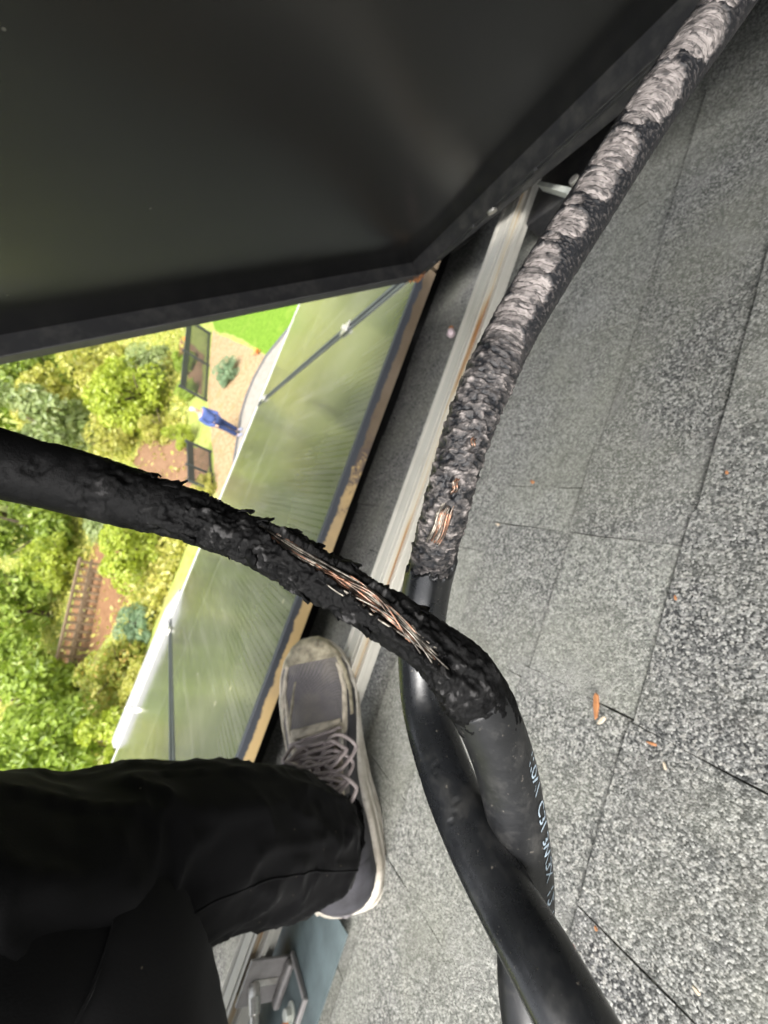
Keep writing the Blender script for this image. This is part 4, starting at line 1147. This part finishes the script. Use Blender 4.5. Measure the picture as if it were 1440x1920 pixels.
# wooden rail fence on the bank
wf = thing('wooden_rail_fence', 'weathered wooden double rail fence on the red soil bank', 'fence', (-6.6, 21, ZG), roof=False)
a0, a1 = Vector((-4.4, 21.4, ZG)), Vector((-7.9, 18.9, ZG))
dv = (a1 - a0)
def wbar(z, w_, hh, off, nm='rail'):
    nrm = Vector((-dv.y, dv.x, 0)).normalized()
    p0 = a0 + nrm * off
    MB().extrude([tuple(p0 + nrm * s_ * w_ + Vector((0, 0, z + q))) for s_, q in ((-1, 0), (1, 0), (1, hh), (-1, hh))], (0, 0, 0), tuple(dv)).build(nm, 'oldwood', wf)
wbar(.95, .07, .09, 0); wbar(.5, .06, .10, .0); wbar(.05, .09, .14, -1.0); wbar(.02, .07, .1, -1.6)
nrm = Vector((-dv.y, dv.x, 0)).normalized()
for i in range(13):
    p = a0 + dv * ((i + .5) / 13)
    MB().box((p.x - .05, p.y - .05, ZG), (p.x + .05, p.y + .05, ZG + 1.0)).build('post', 'oldwood', wf)

# orange markers on the ground
for (x, y, lab) in ((7.1, 23.3, 'orange flower spot at the fence under the raised panel edge'), (5.6, 15.05, 'orange flower spot where lawn, gravel and path meet')):
    m = MB()
    for i in range(16):
        p = Vector((x + g.gauss(0, .06), y + g.gauss(0, .06), ZG + .06 + g.random() * .15)); s_ = .06
        m.add([p + Vector((-s_, 0, 0)), p + Vector((0, -s_, .02)), p + Vector((s_, 0, 0)), p + Vector((0, s_, .02))], [(0, 1, 2, 3)])
    o = m.build('flower', 'orange', base=(x, y, ZG)); o.location = (x, y, ZG); tag(o, lab, 'flower')

# person in blue down on the gravel
MT['bluejacket'] = simple('blue_jacket', (.07, .11, .30), .8, 0, .15, 12)
MT['jeans'] = simple('dark_blue_jeans', (.022, .040, .12), .85, 0, .2, 12)
MT['skin'] = simple('skin', (.55, .36, .27), .6, 0, .08, 10)
MT['hair'] = simple('white_hair', (.60, .57, .52), .8, 0, .15, 20)
MT['shoeblue'] = simple('grey_shoe', (.25, .27, .36), .7)
def skin_body(name, verts, edges, rads, mat, parent, lvl=2):
    me = bpy.data.meshes.new(name); me.from_pydata(verts, edges, []); me.update()
    o = bpy.data.objects.new(name, me); COL.objects.link(o); o.parent = parent
    md = o.modifiers.new('skin', 'SKIN')
    me.skin_vertices.new(name='') if not me.skin_vertices else None
    for v, r in zip(me.skin_vertices[0].data, rads):
        v.radius = r if isinstance(r, tuple) else (r, r)
    me.skin_vertices[0].data[0].use_root = True
    s_ = o.modifiers.new('sub', 'SUBSURF'); s_.levels = lvl; s_.render_levels = lvl
    me.materials.append(MT[mat]); md.use_smooth_shade = True
    return o
gp = thing('person', 'person with pale hair in blue jacket and dark jeans on the gravel bed', 'person', (2.40, 14.0, ZG + .03), roof=False)
gp.rotation_euler.z = R(200)
V = [(0, 0, .95), (0, 0, 1.12), (0, -.01, 1.32), (0, 0, 1.46), (0, .01, 1.54), (0, .02, 1.66), (0, .02, 1.74),
     (.10, 0, .90), (.11, .03, .50), (.11, 0, .09), (.12, .14, .05), (-.10, 0, .90), (-.11, -.02, .50), (-.11, -.06, .09), (-.12, .08, .05),
     (.19, 0, 1.41), (.24, -.02, 1.14), (.22, .12, .93), (.215, .17, .86), (-.19, 0, 1.41), (-.25, -.02, 1.14), (-.24, .10, .92), (-.235, .15, .85)]
E_ = [(0, 1), (1, 2), (2, 3), (3, 4), (4, 5), (5, 6), (0, 7), (7, 8), (8, 9), (9, 10), (0, 11), (11, 12), (12, 13), (13, 14), (3, 15), (15, 16), (16, 17), (17, 18), (3, 19), (19, 20), (20, 21), (21, 22)]
RA = [(.15, .11), (.14, .1), (.17, .11), (.10, .08), .055, (.078, .095), (.06, .075), .085, .058, .042, .035, .085, .058, .042, .035, .055, .045, .035, .035, .055, .045, .035, .035]
skin_body('body', V, E_, RA, 'skin', gp)
skin_body('jacket', [V[i] for i in (0, 1, 2, 3, 15, 16, 17, 19, 20, 21)], [(0, 1), (1, 2), (2, 3), (3, 4), (4, 5), (5, 6), (3, 7), (7, 8), (8, 9)], [(.19, .15), (.18, .14), (.20, .145), (.13, .105), .085, .072, .06, .085, .072, .06], 'bluejacket', gp)
skin_body('trousers', [V[i] for i in (0, 7, 8, 9, 11, 12, 13)], [(0, 1), (1, 2), (2, 3), (0, 4), (4, 5), (5, 6)], [(.17, .135), .115, .085, .085, .115, .085, .085], 'jeans', gp)
for (x, y) in ((.115, .05), (-.115, 0)):
    MB().add(*(lambda m: (m.v, m.f))(MB().tube([(x, y - .12, .045), (x, y - .05, .055), (x, y + .06, .05), (x, y + .15, .04), (x, y + .18, .035)], [.03, .047, .046, .04, .015], 10))).build('shoe', 'shoeblue', gp, base=(0, 0, 0), smooth=True)
skin_body('hair', [(0, -.005, 1.70), (0, -.02, 1.765), (0, .03, 1.79)], [(0, 1), (1, 2)], [(.09, .08), (.085, .09), (.06, .06)], 'hair', gp)
for s_ in (-1, 1):
    MB().tube([(s_ * .032, .105, 1.685), (s_ * .032, .118, 1.685)], .012, 8).build('eye', 'jeans', gp, base=(0, 0, 0))
MB().tube([(0, .10, 1.68), (0, .128, 1.655), (0, .11, 1.645)], [.010, .016, .012], 8).build('nose', 'skin', gp, base=(0, 0, 0), smooth=True)

for o in bpy.data.objects:
    if 'base' in o.keys(): del o['base']
